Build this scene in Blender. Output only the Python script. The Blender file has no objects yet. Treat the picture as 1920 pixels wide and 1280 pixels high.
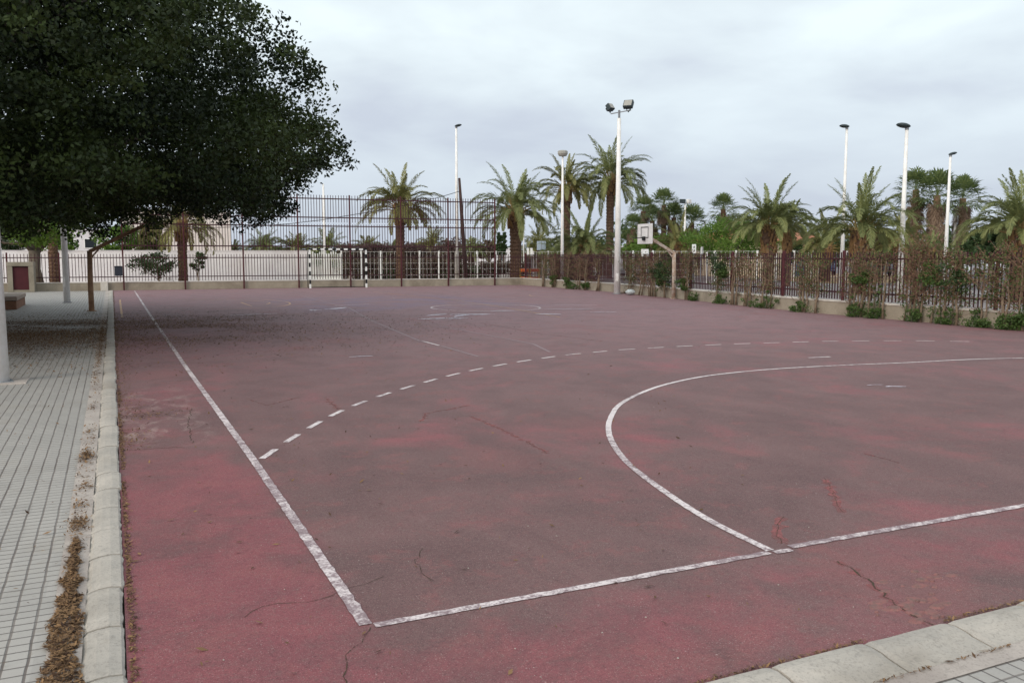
import bpy, math, random
import numpy as np
from mathutils import Vector, Matrix, noise as mnoise
R = math.radians
rnd = random.Random(7)
sc = bpy.context.scene
col = sc.collection

# ------------------------------------------------------------------ camera
FPX, HOR, CAMH = 1622.0, 480.0, 1.7
PITCH = math.atan((640 - HOR) / FPX)
YAW = R(24.739)
cam_d = bpy.data.cameras.new('camera')
cam = bpy.data.objects.new('camera', cam_d)
col.objects.link(cam)
cam.location = (0, 0, CAMH)
cam.rotation_euler = (math.pi / 2 - PITCH, 0, -YAW)
cam_d.sensor_width = 36
cam_d.lens = FPX / 1920 * 36
cam_d.clip_start = 0.05
cam_d.clip_end = 3000
sc.camera = cam

# ------------------------------------------------------------------ light
SUN_EL, SUN_AZ = R(24), R(-118)      # azimuth measured from +Y towards +X
w = bpy.data.worlds.new('World'); sc.world = w; w.use_nodes = True
nt = w.node_tree; nt.nodes.clear()
N, L = nt.nodes.new, nt.links.new
out = N('ShaderNodeOutputWorld'); mixs = N('ShaderNodeMixShader')
bg1 = N('ShaderNodeBackground'); bg2 = N('ShaderNodeBackground')
sky = N('ShaderNodeTexSky'); sky.sky_type = 'NISHITA'; sky.sun_disc = False
sky.sun_elevation = SUN_EL; sky.sun_rotation = SUN_AZ; sky.dust_density = 2.5
L(sky.outputs[0], bg1.inputs[0]); bg1.inputs[1].default_value = 0.10
tc = N('ShaderNodeTexCoord'); sep = N('ShaderNodeSeparateXYZ'); L(tc.outputs['Generated'], sep.inputs[0])
# overcast deck: stretch the direction so clouds flatten towards the horizon
mx = N('ShaderNodeMath'); mx.operation = 'ADD'; mx.inputs[1].default_value = 0.22; L(sep.outputs[2], mx.inputs[0])
vd = N('ShaderNodeVectorMath'); vd.operation = 'DIVIDE'
cmb = N('ShaderNodeCombineXYZ')
for k in range(3): L(mx.outputs[0], cmb.inputs[k])
L(tc.outputs['Generated'], vd.inputs[0]); L(cmb.outputs[0], vd.inputs[1])
mp = N('ShaderNodeMapping'); mp.inputs['Scale'].default_value = (1, 1, 0.7); mp.inputs['Location'].default_value = (3.3, 1.2, 0.4)
L(vd.outputs[0], mp.inputs[0])
n1 = N('ShaderNodeTexNoise'); n1.inputs['Scale'].default_value = 1.45; n1.inputs['Detail'].default_value = 5; n1.inputs['Roughness'].default_value = 0.5; n1.inputs['Distortion'].default_value = 0.25
L(mp.outputs[0], n1.inputs['Vector'])
cr = N('ShaderNodeValToRGB')
cr.color_ramp.elements[0].position = 0.32; cr.color_ramp.elements[0].color = (0.67, 0.73, 0.82, 1)
cr.color_ramp.elements[1].position = 0.62; cr.color_ramp.elements[1].color = (.96, 1.07, 1.10, 1)
e = cr.color_ramp.elements.new(0.48); e.color = (0.83, 0.92, 0.97, 1)
L(n1.outputs[0], cr.inputs[0])
# horizon veil, bluish mauve, thicker low down
hr = N('ShaderNodeMapRange'); hr.inputs[1].default_value = 0.0; hr.inputs[2].default_value = 0.28; hr.inputs[3].default_value = 0.75; hr.inputs[4].default_value = 0.0; hr.interpolation_type = 'SMOOTHSTEP'
L(sep.outputs[2], hr.inputs[0])
mc = N('ShaderNodeMix'); mc.data_type = 'RGBA'
L(hr.outputs[0], mc.inputs[0]); L(cr.outputs[0], mc.inputs[6]); mc.inputs[7].default_value = (0.54, 0.60, 0.73, 1)
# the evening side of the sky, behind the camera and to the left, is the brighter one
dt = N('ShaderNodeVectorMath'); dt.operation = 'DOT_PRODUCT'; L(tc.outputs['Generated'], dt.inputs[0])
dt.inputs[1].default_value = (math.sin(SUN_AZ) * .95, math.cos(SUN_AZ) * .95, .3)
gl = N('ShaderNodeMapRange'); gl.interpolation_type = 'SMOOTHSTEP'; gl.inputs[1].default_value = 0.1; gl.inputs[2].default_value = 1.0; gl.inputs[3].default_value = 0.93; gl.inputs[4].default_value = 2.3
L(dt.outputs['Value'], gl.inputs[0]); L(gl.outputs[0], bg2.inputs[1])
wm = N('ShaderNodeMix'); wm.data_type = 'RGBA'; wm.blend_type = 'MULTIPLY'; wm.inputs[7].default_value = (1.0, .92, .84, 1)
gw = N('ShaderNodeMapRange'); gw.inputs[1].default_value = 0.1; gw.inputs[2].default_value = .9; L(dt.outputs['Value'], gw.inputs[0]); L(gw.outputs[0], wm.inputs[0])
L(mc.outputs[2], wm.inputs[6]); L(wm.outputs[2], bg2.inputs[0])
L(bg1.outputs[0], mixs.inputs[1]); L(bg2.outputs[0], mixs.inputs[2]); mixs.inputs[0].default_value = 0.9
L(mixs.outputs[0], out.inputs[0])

sun_d = bpy.data.lights.new('sun', 'SUN'); sun_d.energy = 1.0; sun_d.angle = R(20); sun_d.color = (1.0, 0.88, 0.74)
sun = bpy.data.objects.new('sun', sun_d); col.objects.link(sun)
dirv = Vector((math.sin(SUN_AZ) * math.cos(SUN_EL), math.cos(SUN_AZ) * math.cos(SUN_EL), math.sin(SUN_EL)))
sun.rotation_euler = dirv.to_track_quat('Z', 'Y').to_euler(); sun.location = (-20, -10, 30)
sc.view_settings.view_transform = 'Standard'; sc.view_settings.look = 'None'
sc.view_settings.exposure = 0.15; sc.view_settings.gamma = 1.0; sc.view_settings.use_curve_mapping = False

# ------------------------------------------------------------------ survey helpers (photo pixel -> place)
f0 = Vector((math.sin(YAW), math.cos(YAW), 0)); rr = Vector((math.cos(YAW), -math.sin(YAW), 0)); zz = Vector((0, 0, 1))
fv = f0 * math.cos(PITCH) - zz * math.sin(PITCH); uv = f0 * math.sin(PITCH) + zz * math.cos(PITCH)
C0 = Vector((0, 0, CAMH))
def g(px, py, z=0.0):
    v = fv * FPX + rr * (px - 960) + uv * (640 - py)
    return C0 + v * ((z - CAMH) / v.z)
def at(px, d, z=0.0):
    """point straight under/over the spot seen at column px on the horizon, d metres ahead"""
    v = fv * FPX + rr * (px - 960) + uv * (640 - HOR)
    v = Vector((v.x, v.y, 0)); v *= d / (v @ f0)
    return Vector((v.x, v.y, z))
def zat(py, p):
    q = Vector((p[0], p[1], 0)) - C0
    a = (640 - py) / FPX
    return -((q @ uv) - a * (q @ fv)) / (uv.z - a * fv.z)

# ------------------------------------------------------------------ mesh builder
class MB:
    def __init__(s): s.v = []; s.f = []
    def add(s, vs, fs):
        b = len(s.v); s.v.extend([tuple(p) for p in vs]); s.f.extend([tuple(i + b for i in f) for f in fs]); return s
    def box(s, c, size, rz=0.0, bev=0.0, tilt=None):
        hx, hy, hz = size[0] / 2, size[1] / 2, size[2] / 2
        M = Matrix.Rotation(rz, 3, 'Z')
        if tilt is not None: M = tilt
        if bev <= 0:
            vs = [M @ Vector((x * hx, y * hy, z * hz)) + Vector(c) for x in (-1, 1) for y in (-1, 1) for z in (-1, 1)]
            return s.add(vs, [(0, 1, 3, 2), (4, 6, 7, 5), (0, 4, 5, 1), (2, 3, 7, 6), (0, 2, 6, 4), (1, 5, 7, 3)])
        b = min(bev, hx * .9, hy * .9, hz * .9)
        prof = []
        for z, i in ((-hz, b), (-hz + b, 0), (hz - b, 0), (hz, b)):
            ring = [(-hx + i, -hy + b + (0 if i == 0 else 0)), (-hx + b, -hy + i), (hx - b, -hy + i), (hx - i, -hy + b), (hx - i, hy - b), (hx - b, hy - i), (-hx + b, hy - i), (-hx + i, hy - b)]
            prof.append([M @ Vector((x, y, z)) + Vector(c) for x, y in ring])
        vs = [p for r_ in prof for p in r_]; fs = []
        for k in range(3):
            for i in range(8):
                j = (i + 1) % 8; fs.append((k * 8 + i, k * 8 + j, (k + 1) * 8 + j, (k + 1) * 8 + i))
        fs.append(tuple(range(7, -1, -1))); fs.append(tuple(range(24, 32)))
        return s.add(vs, fs)
    def tube(s, pts, rad, n=8, cap=True):
        pts = [Vector(p) for p in pts]
        if not hasattr(rad, '__len__'): rad = [rad] * len(pts)
        vs = []; prev = None
        for i, p in enumerate(pts):
            t = (pts[min(i + 1, len(pts) - 1)] - pts[max(i - 1, 0)])
            if t.length < 1e-9: t = Vector((0, 0, 1))
            t.normalize()
            if prev is None:
                a = Vector((0, 0, 1)) if abs(t.z) < .9 else Vector((1, 0, 0))
                u = t.cross(a).normalized()
            else:
                u = (prev - t * prev.dot(t)).normalized()
            prev = u; w_ = t.cross(u)
            for k in range(n):
                a = 2 * math.pi * k / n
                vs.append(p + (u * math.cos(a) + w_ * math.sin(a)) * rad[i])
        fs = []
        for i in range(len(pts) - 1):
            for k in range(n):
                j = (k + 1) % n
                fs.append((i * n + k, i * n + j, (i + 1) * n + j, (i + 1) * n + k))
        if cap: fs.append(tuple(range(n - 1, -1, -1))); fs.append(tuple(range((len(pts) - 1) * n, len(pts) * n)))
        return s.add(vs, fs)
    def bar(s, a, b, w_, h_=None):
        """square bar from a to b"""
        a, b = Vector(a), Vector(b); h_ = h_ or w_
        t = (b - a).normalized(); up = Vector((0, 0, 1)) if abs(t.z) < .95 else Vector((1, 0, 0))
        u = t.cross(up).normalized(); v = u.cross(t)
        vs = [p + u * x * w_ / 2 + v * y * h_ / 2 for p in (a, b) for x, y in ((-1, -1), (1, -1), (1, 1), (-1, 1))]
        return s.add(vs, [(0, 3, 2, 1), (4, 5, 6, 7), (0, 1, 5, 4), (1, 2, 6, 5), (2, 3, 7, 6), (3, 0, 4, 7)])
    def quad(s, a, b, c, d): return s.add([a, b, c, d], [(0, 1, 2, 3)])
    def build(s, name, m, parent=None, smooth=False):
        me = bpy.data.meshes.new(name); me.from_pydata(s.v, [], s.f); me.update()
        if smooth: me.polygons.foreach_set('use_smooth', [True] * len(me.polygons))
        return link(name, me, m, parent)
def link(name, me, m, parent=None):
    if m: me.materials.append(m)
    o = bpy.data.objects.new(name, me); col.objects.link(o)
    if parent: o.parent = parent
    return o
def quads_np(name, V, m, parent=None, var=None):
    """V: (n,4,3) array of loose leaf quads, one mesh"""
    V = np.asarray(V, dtype=np.float32); n = len(V)
    me = bpy.data.meshes.new(name)
    me.vertices.add(n * 4); me.vertices.foreach_set('co', V.reshape(-1))
    me.loops.add(n * 4); me.loops.foreach_set('vertex_index', np.arange(n * 4, dtype=np.int32))
    me.polygons.add(n); me.polygons.foreach_set('loop_start', np.arange(0, n * 4, 4, dtype=np.int32)); me.polygons.foreach_set('loop_total', np.full(n, 4, dtype=np.int32))
    me.update(calc_edges=True)
    if var is not None:
        a = me.attributes.new('var', 'FLOAT', 'POINT'); a.data.foreach_set('value', np.repeat(np.asarray(var, dtype=np.float32), 4))
    return link(name, me, m, parent)
def tag(o, label=None, cat=None, group=None, kind=None):
    if label: o['label'] = label
    if cat: o['category'] = cat
    if group: o['group'] = group
    if kind: o['kind'] = kind
    return o
def empty(name, loc=(0, 0, 0), rz=0, label=None, cat=None, group=None):
    o = bpy.data.objects.new(name, None); col.objects.link(o); o.location = loc; o.rotation_euler = (0, 0, rz)
    o.empty_display_size = .2
    return tag(o, label, cat, group)
def struct(o): o['kind'] = 'structure'; return o
def copy_tree(o, parent=None):
    c = o.copy(); col.objects.link(c); c.parent = parent
    for ch in list(o.children): copy_tree(ch, c)
    return c

# ------------------------------------------------------------------ materials
def lin(r, g_, b): return tuple((c / 255 / 12.92 if c / 255 <= .04045 else ((c / 255 + .055) / 1.055) ** 2.4) for c in (r, g_, b))
class Mat:
    def __init__(s, name, rough=.8):
        s.m = bpy.data.materials.new(name); s.m.use_nodes = True; s.t = s.m.node_tree
        s.b = s.t.nodes['Principled BSDF']; s.b.inputs['Roughness'].default_value = rough
        s.b.inputs['Specular IOR Level'].default_value = .3
        s.co = s.t.nodes.new('ShaderNodeTexCoord')
    def n(s, k): return s.t.nodes.new(k)
    def l(s, a, b): s.t.links.new(a, b)
    def mapping(s, scale=(1, 1, 1), loc=(0, 0, 0), rot=(0, 0, 0)):
        m = s.n('ShaderNodeMapping'); m.inputs['Scale'].default_value = scale; m.inputs['Location'].default_value = loc; m.inputs['Rotation'].default_value = rot
        s.l(s.co.outputs['Object'], m.inputs[0]); return m.outputs[0]
    def noise(s, scale, det=4, rough=.55, dist=0, vec=None, loc=(0, 0, 0), stretch=(1, 1, 1)):
        t = s.n('ShaderNodeTexNoise'); t.inputs['Scale'].default_value = scale; t.inputs['Detail'].default_value = det
        t.inputs['Roughness'].default_value = rough; t.inputs['Distortion'].default_value = dist
        s.l(vec or s.mapping(stretch, loc), t.inputs['Vector']); return t.outputs[0]
    def ramp(s, v, a, b, lo=0., hi=1., smooth=False):
        m = s.n('ShaderNodeMapRange'); m.inputs[1].default_value = a; m.inputs[2].default_value = b; m.inputs[3].default_value = lo; m.inputs[4].default_value = hi
        if smooth: m.interpolation_type = 'SMOOTHSTEP'
        s.l(v, m.inputs[0]); return m.outputs[0]
    def math(s, op, a, b=None):
        m = s.n('ShaderNodeMath'); m.operation = op
        for i, x in enumerate((a, b)):
            if x is None: continue
            if isinstance(x, (int, float)): m.inputs[i].default_value = x
            else: s.l(x, m.inputs[i])
        return m.outputs[0]
    def mix(s, f, a, b, mode='MIX'):
        m = s.n('ShaderNodeMix'); m.data_type = 'RGBA'; m.blend_type = mode
        for i, x in ((0, f), (6, a), (7, b)):
            if isinstance(x, (int, float)): m.inputs[i].default_value = x
            elif isinstance(x, tuple): m.inputs[i].default_value = (*x[:3], 1)
            else: s.l(x, m.inputs[i])
        return m.outputs[2]
    def color(s, c):
        if isinstance(c, tuple): s.b.inputs['Base Color'].default_value = (*c[:3], 1)
        else: s.l(c, s.b.inputs['Base Color'])
        return s
    def bump(s, h, strength=.4, dist=.01):
        b = s.n('ShaderNodeBump'); b.inputs['Strength'].default_value = strength; b.inputs['Distance'].default_value = dist
        s.l(h, b.inputs['Height']); s.l(b.outputs[0], s.b.inputs['Normal']); return s
    def pos(s):
        q = s.n('ShaderNodeSeparateXYZ'); s.l(s.co.outputs['Object'], q.inputs[0]); return q.outputs
    def var(s):
        a = s.n('ShaderNodeAttribute'); a.attribute_name = 'var'; return a.outputs['Fac']
def simple(name, c, rough=.7, var=.25, scale=6, bump=.2, c2=None, metal=0):
    m = Mat(name, rough)
    n1_ = m.noise(scale, 5); n2_ = m.noise(scale * 7, 3)
    k = tuple(x * (1 - var) for x in c) if c2 is None else c2
    m.color(m.mix(m.ramp(m.math('ADD', m.math('MULTIPLY', n1_, .7), m.math('MULTIPLY', n2_, .3)), .35, .65), k, c))
    if bump: m.bump(n2_, bump, .01)
    m.b.inputs['Metallic'].default_value = metal
    return m.m
def leafmat(name, a, b, trans=.3, rough=.55):
    m = Mat(name, rough); c = m.mix(m.var(), a, b); m.color(c); m.b.inputs['Specular IOR Level'].default_value = .25
    tr = m.n('ShaderNodeBsdfTranslucent'); m.l(c, tr.inputs[0])
    mx_ = m.n('ShaderNodeMixShader'); mx_.inputs[0].default_value = trans
    o = [x for x in m.t.nodes if x.type == 'OUTPUT_MATERIAL'][0]
    m.l(m.b.outputs[0], mx_.inputs[1]); m.l(tr.outputs[0], mx_.inputs[2]); m.l(mx_.outputs[0], o.inputs[0])
    return m.m

def court_color(m):
    """worn red sports-court paint; returns a colour socket"""
    x, y, z = m.pos()
    big = m.noise(.42, 5, .6, .8); fine = m.noise(2.6, 6, .65, .4, loc=(3, 9, 0))
    mid = m.noise(1.1, 5, .6, .6, loc=(11, 2, 0), stretch=(1, .6, 1))
    grain = m.noise(150, 3, .75); grain2 = m.noise(55, 4, .7)
    worn = lin(130, 99, 98); worn2 = lin(110, 82, 82); red = lin(142, 76, 85); red2 = lin(156, 88, 93)
    # red survives outside the touchlines and towards the near left
    m1 = m.ramp(x, .75, 1.25, 1, 0, True); m2 = m.ramp(y, 4.3, 9.5, 1, .25, True)
    m3 = m.ramp(y, 3.2, 3.9, 1, 0, True); m4 = m.ramp(x, 1.5, 4.5, .8, .25, True)
    keep = m.math('MAXIMUM', m.math('MULTIPLY', m1, m2), m.math('MULTIPLY', m3, m4))
    f = m.math('ADD', m.math('ADD', m.math('MULTIPLY', big, .5), m.math('MULTIPLY', mid, .35)), m.math('MULTIPLY', fine, .25))
    f = m.math('ADD', f, m.math('MULTIPLY', keep, .17))
    f = m.ramp(f, .54, .72, 0, 1, True)
    base = m.mix(m.ramp(mid, .35, .7), worn2, worn)
    rd = m.mix(m.ramp(fine, .35, .7), red, red2)
    c = m.mix(m.math('MULTIPLY', f, .8), base, rd)
    # paler, pinker toward the far half: grazing sky sheen put into the colour
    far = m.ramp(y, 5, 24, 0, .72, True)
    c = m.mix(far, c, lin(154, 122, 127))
    # irregular darker wear islands and rubbed lighter streaks
    isl = m.noise(1.5, 7, .72, .5, loc=(31, 3, 0))
    c = m.mix(m.ramp(isl, .50, .62, 0, .38), c, lin(102, 80, 80))
    stk = m.noise(2.4, 8, .78, .3, loc=(2, 41, 0))
    c = m.mix(m.ramp(stk, .54, .60, 0, .34), c, lin(152, 92, 92))
    gr3 = m.noise(26, 6, .78, .2, loc=(6, 1, 0)); c = m.mix(m.ramp(gr3, .50, .64, 0, .30), c, lin(128, 112, 106)); c = m.mix(m.ramp(gr3, .36, .46, .30, 0), c, lin(84, 58, 60))
    pch = m.n('ShaderNodeTexVoronoi'); pch.inputs['Scale'].default_value = .55; pch.feature = 'F1'
    m.l(m.mapping((1, .7, 1), (5, 5, 0)), pch.inputs['Vector'])
    c = m.mix(m.ramp(m.math('ADD', pch.outputs['Distance'], m.math('MULTIPLY', m.noise(7, 5, .7), .35)), .36, .43, .28, 0), c, lin(146, 92, 92))
    # pale scuffed patch beside the kerb
    px_ = m.math('MULTIPLY', m.ramp(y, 7.8, 9, 0, 1, True), m.ramp(y, 10.8, 12.5, 1, 0, True))
    px_ = m.math('MULTIPLY', px_, m.ramp(x, .5, 1.0, 1, 0, True))
    sc_ = m.math('MULTIPLY', px_, m.ramp(m.noise(3.2, 6, .7, .6, stretch=(1, .55, 1)), .5, .62, 0, .6))
    c = m.mix(sc_, c, lin(178, 156, 150))
    # bluish stain mid-field
    bx = m.math('MULTIPLY', m.ramp(y, 25, 28, 0, 1, True), m.ramp(y, 33, 38, 1, 0, True))
    bx = m.math('MULTIPLY', bx, m.math('MULTIPLY', m.ramp(x, 4, 6.5, 0, 1, True), m.ramp(x, 12, 15, 1, 0, True)))
    c = m.mix(m.math('MULTIPLY', bx, m.ramp(m.noise(.7, 4, .6, loc=(4, 4, 0)), .42, .6, 0, .5)), c, lin(118, 108, 134))
    # small dark scuffs and light chalky smears
    sm = m.noise(1.3, 7, .75, .6, loc=(21, 5, 0))
    c = m.mix(m.ramp(sm, .64, .76, 0, .25), c, lin(176, 146, 144))
    sm2 = m.noise(4.0, 5, .7, .8, loc=(7, 15, 0))
    c = m.mix(m.ramp(sm2, .62, .76, 0, .4), c, lin(78, 58, 62))
    # grain of the asphalt showing through
    c = m.mix(m.ramp(grain, .40, .60, 0, 1), m.mix(.42, c, (.02, .012, .014)), c)
    c = m.mix(m.ramp(grain2, .52, .70, 0, .38), c, (.02, .012, .014)); c = m.mix(m.ramp(m.noise(85, 3, .7, loc=(3, 3, 3)), .60, .72, 0, .35), c, lin(190, 168, 168))
    v = m.n('ShaderNodeTexVoronoi'); v.inputs['Scale'].default_value = 26; m.l(m.mapping((1, 1, 1)), v.inputs['Vector'])
    sp = m.math('MULTIPLY', m.ramp(v.outputs['Distance'], .07, .13, 1, 0), m.ramp(m.noise(3, 3, .6, loc=(1, 1, 5)), .5, .68, 0, .5))
    c = m.mix(sp, c, lin(196, 180, 176)); v2 = m.n('ShaderNodeTexVoronoi'); v2.inputs['Scale'].default_value = 70; m.l(m.mapping((1, 1, 1), (2, 7, 0)), v2.inputs['Vector'])
    c = m.mix(m.math('MULTIPLY', m.ramp(v2.outputs['Distance'], .10, .20, 1, 0), m.ramp(m.noise(5, 3, .6, loc=(8, 1, 5)), .38, .6, .15, .6)), c, lin(176, 156, 152))
    return c, grain, grain2, fine
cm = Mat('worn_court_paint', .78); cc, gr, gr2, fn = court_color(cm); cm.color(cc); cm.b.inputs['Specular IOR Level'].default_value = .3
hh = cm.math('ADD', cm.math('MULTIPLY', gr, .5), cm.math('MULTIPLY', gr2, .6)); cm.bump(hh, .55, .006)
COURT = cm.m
def paintline(name, white, wear=.5):
    m = Mat(name, .7)
    a = m.noise(9, 6, .7, .6); b_ = m.noise(60, 4, .7); c_ = m.noise(.6, 3, .5)
    f = m.math('ADD', m.math('ADD', m.math('MULTIPLY', a, .45), m.math('MULTIPLY', b_, .4)), m.math('MULTIPLY', c_, .3))
    f = m.ramp(f, wear, wear + .1, 0, 1)
    m.color(m.mix(m.math('MULTIPLY', f, .9), m.mix(m.noise(30, 3), lin(118, 100, 104), lin(150, 132, 136)), m.mix(m.noise(14, 4), tuple(x * .8 for x in white), white)))
    m.bump(b_, .3, .004); return m.m
WHITE_L = paintline('white_line_paint', lin(226, 214, 214), .535)
WHITE_N = paintline('newer_white_line_paint', lin(228, 217, 217), .49)
FADED_L = paintline('faded_line_paint', lin(186, 158, 160), .62)
YELLOW_L = paintline('yellow_line_paint', lin(206, 160, 110), .5)

def tilemat(name, dx, dy, rot):
    m = Mat(name, .75)
    x, y, z = m.pos()
    if rot: x, y = y, x
    def joint(v, pitch, w_, off=0):
        a = m.math('FRACT', m.math('DIVIDE', m.math('ADD', v, off), pitch))
        b_ = m.math('ABSOLUTE', m.math('SUBTRACT', a, .5))
        return m.ramp(b_, .5 - w_ / pitch, .5 - w_ / pitch * .45, 0, 1, True)
    wob = m.math('MULTIPLY', m.math('SUBTRACT', m.noise(5, 3), .5), .012)
    jx = joint(m.math('ADD', x, wob), dx, .0075, .02); jy = joint(m.math('ADD', y, wob), dy, .0060)
    jy = m.math('MULTIPLY', jy, m.ramp(m.noise(2.1, 3), .3, .6, .7, 1))
    c1 = lin(149, 145, 141); c2 = lin(168, 163, 158)
    # tile to tile variation
    wn = m.n('ShaderNodeTexWhiteNoise'); wn.noise_dimensions = '2D'
    cb = m.n('ShaderNodeCombineXYZ')
    m.l(m.math('FLOOR', m.math('DIVIDE', x, dx * 2)), cb.inputs[0]); m.l(m.math('FLOOR', m.math('DIVIDE', y, dy * 3)), cb.inputs[1]); m.l(cb.outputs[0], wn.inputs['Vector'])
    c = m.mix(m.math('ADD', m.math('MULTIPLY', wn.outputs['Value'], .4), m.math('MULTIPLY', m.noise(3, 5, .6), .6)), c1, c2)
    c = m.mix(m.ramp(m.noise(1.2, 6, .65, .5), .55, .75, 0, .35), c, lin(150, 140, 126))
    c = m.mix(m.ramp(m.noise(110, 2), .6, .75, 0, .25), c, lin(90, 86, 82))
    c = m.mix(m.math('MULTIPLY', jx, m.ramp(m.noise(1.7, 4), .3, .7, .55, .95)), c, lin(92, 84, 80)); c = m.mix(m.math('MULTIPLY', jy, .9), c, lin(84, 78, 76))
    c = m.mix(m.ramp(m.noise(7, 6, .75, 1), .58, .72, 0, .4), c, lin(128, 118, 106))
    m.color(c)
    h = m.math('SUBTRACT', m.math('MULTIPLY', m.noise(80, 3), .15), m.math('MAXIMUM', jx, jy)); m.bump(h, .7, .006)
    return m.m
TILE = tilemat('pavement_tiles', .093, .08, False)
TILE2 = tilemat('pavement_tiles_front', .093, .08, True)
def concrete(name, a, b, stain, sc_=1.0):
    m = Mat(name, .85)
    f = m.noise(2.2 * sc_, 6, .65, .4); g1 = m.noise(70, 4, .7); s1 = m.noise(.9 * sc_, 5, .6, .6, loc=(5, 5, 1)); s2 = m.noise(9 * sc_, 5, .7, loc=(2, 8, 3))
    c = m.mix(m.ramp(f, .3, .7), a, b); c = m.mix(m.ramp(s1, .52, .72, 0, .6), c, stain); c = m.mix(m.ramp(s2, .6, .75, 0, .35), c, stain)
    g3 = m.noise(24, 5, .75, .5, loc=(9, 1, 4)); c = m.mix(m.ramp(g3, .54, .68, 0, .45), c, tuple(x * .55 for x in a)); c = m.mix(m.ramp(g1, .52, .7, 0, .45), c, tuple(x * .4 for x in a)); m.color(c); m.bump(m.math('ADD', g1, m.math('MULTIPLY', s2, .8)), .5, .006); return m.m
KERBJ = 0
KERB = concrete('kerb_concrete', lin(155, 149, 142), lin(180, 172, 163), lin(128, 119, 108))
MORTAR = concrete('mortar_strip', lin(158, 148, 142), lin(182, 172, 164), lin(130, 118, 112))
WALLC = concrete('low_wall_concrete', lin(140, 130, 116), lin(164, 154, 138), lin(104, 92, 78), .8)
COPING = concrete('wall_coping', lin(182, 174, 166), lin(206, 200, 192), lin(140, 130, 118))
MAROON = simple('maroon_fence_paint', (.055, .016, .022), .55, .35, 9, .1)
MAROON2 = simple('maroon_post_paint', (.085, .018, .024), .55, .35, 9, .1)
BLACKM = simple('black_paint', (.012, .012, .014), .5, .3, 12, .05)
WHITEP = simple('white_post_paint', (.82, .81, .81), .55, .14, 2, .1, c2=(.64, .61, .58))
WHITEW = concrete('whitewashed_wall', lin(210, 205, 209), lin(222, 218, 220), lin(192, 184, 182), .5)
CREAMW = concrete('cream_render', lin(218, 206, 200), lin(228, 216, 210), lin(204, 190, 184), .4)
GROUND = simple('dusty_ground', (.24, .20, .17), .95, .35, .4, .3)
PAVE = simple('outer_pavement_concrete', (.25, .225, .225), .9, .2, .8, .2)
ROAD = simple('road_asphalt', (.15, .14, .15), .9, .25, .5, .2)
SAND = simple('sandy_earth', (.36, .26, .16), .95, .3, .7, .2)
BARK = simple('tree_bark', (.19, .155, .125), .9, .5, 3, .7)
BARKD = simple('fig_bark', (.17, .145, .12), .9, .45, 3, .6)
PTRUNK = simple('palm_trunk_bark', (.16, .095, .065), .95, .6, 8, .9)
PBOOT = simple('palm_leaf_bases', (.26, .15, .07), .9, .6, 9, .8)
STALK = simple('palm_leaf_stalks', (.36, .25, .11), .8, .4, 9, .2)
SKIRT = simple('dead_frond_skirt', (.26, .16, .10), .95, .55, 5, .8)
STEMS = simple('shrub_stem_bark', (.23, .17, .12), .9, .4, 10, .4)
TWIG = simple('twig_bark', (.21, .125, .09), .9, .4, 12, .3)
WOOD = simple('weathered_wood', (.075, .045, .04), .85, .5, 6, .4)
RUST = simple('rusty_steel', (.40, .25, .15), .85, .5, 5, .4, c2=(.20, .11, .07))
CHIP = simple('chipped_white_paint', (.52, .47, .43), .75, .4, 7, .3, c2=(.30, .16, .09))
GREY = simple('grey_metal', (.22, .23, .25), .5, .25, 4, .05)
LAMPD = simple('lamp_housing', (.035, .05, .055), .5, .3, 5, .05)
GLASSL = simple('lamp_glass', (.34, .33, .30), .2, .2, 4, 0)
SIGNW = simple('white_enamel', (.78, .78, .77), .5, .08, 3, .02)
BENCH = simple('bench_brick', (.24, .12, .075), .85, .35, 5, .4)
BENCHT = simple('bench_slab', (.36, .28, .23), .85, .25, 3, .3)
DOORR = simple('maroon_door_paint', (.075, .014, .02), .6, .25, 4, .1)
GLASS = simple('dark_window_glass', (.03, .035, .045), .1, .2, 3, 0)
RUBBER = simple('tyre_rubber', (.02, .02, .02), .85, .2, 8, .1)
FIGLEAF = leafmat('fig_leaves', (.009, .018, .006), (.046, .068, .015), .16)
PALMLEAF = leafmat('date_palm_fronds', (.135, .165, .068), (.290, .300, .120), .35)
PALMWARM = leafmat('date_palm_fronds_warm', (.150, .160, .060), (.300, .275, .105), .35)
FANLEAF = leafmat('fan_palm_leaves', (.075, .115, .045), (.190, .230, .085), .35)
OLIVE = leafmat('loose_green_leaves', (.060, .120, .022), (.160, .250, .045), .4)
DARKG = leafmat('dark_green_leaves', (.022, .046, .018), (.060, .095, .034), .25)
WEEDG = leafmat('weed_leaves', (.040, .080, .022), (.110, .165, .045), .3)
DRYL = leafmat('dry_brown_leaves', (.11, .060, .040), (.25, .145, .090), .15)
SKIRTL = leafmat('dead_palm_fronds', (.15, .095, .070), (.34, .24, .17), .15)
HEDGEB = leafmat('brown_hedge_leaves', (.060, .050, .030), (.120, .085, .055), .2)
BOUG = leafmat('bougainvillea_flowers', (.075, .052, .040), (.125, .085, .075), .2)
LITTER = leafmat('fallen_leaf_litter', (.042, .022, .015), (.26, .155, .078), .05, .9)
def paint(name, c): return simple(name, c, .35, .12, 3, 0)

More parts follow.
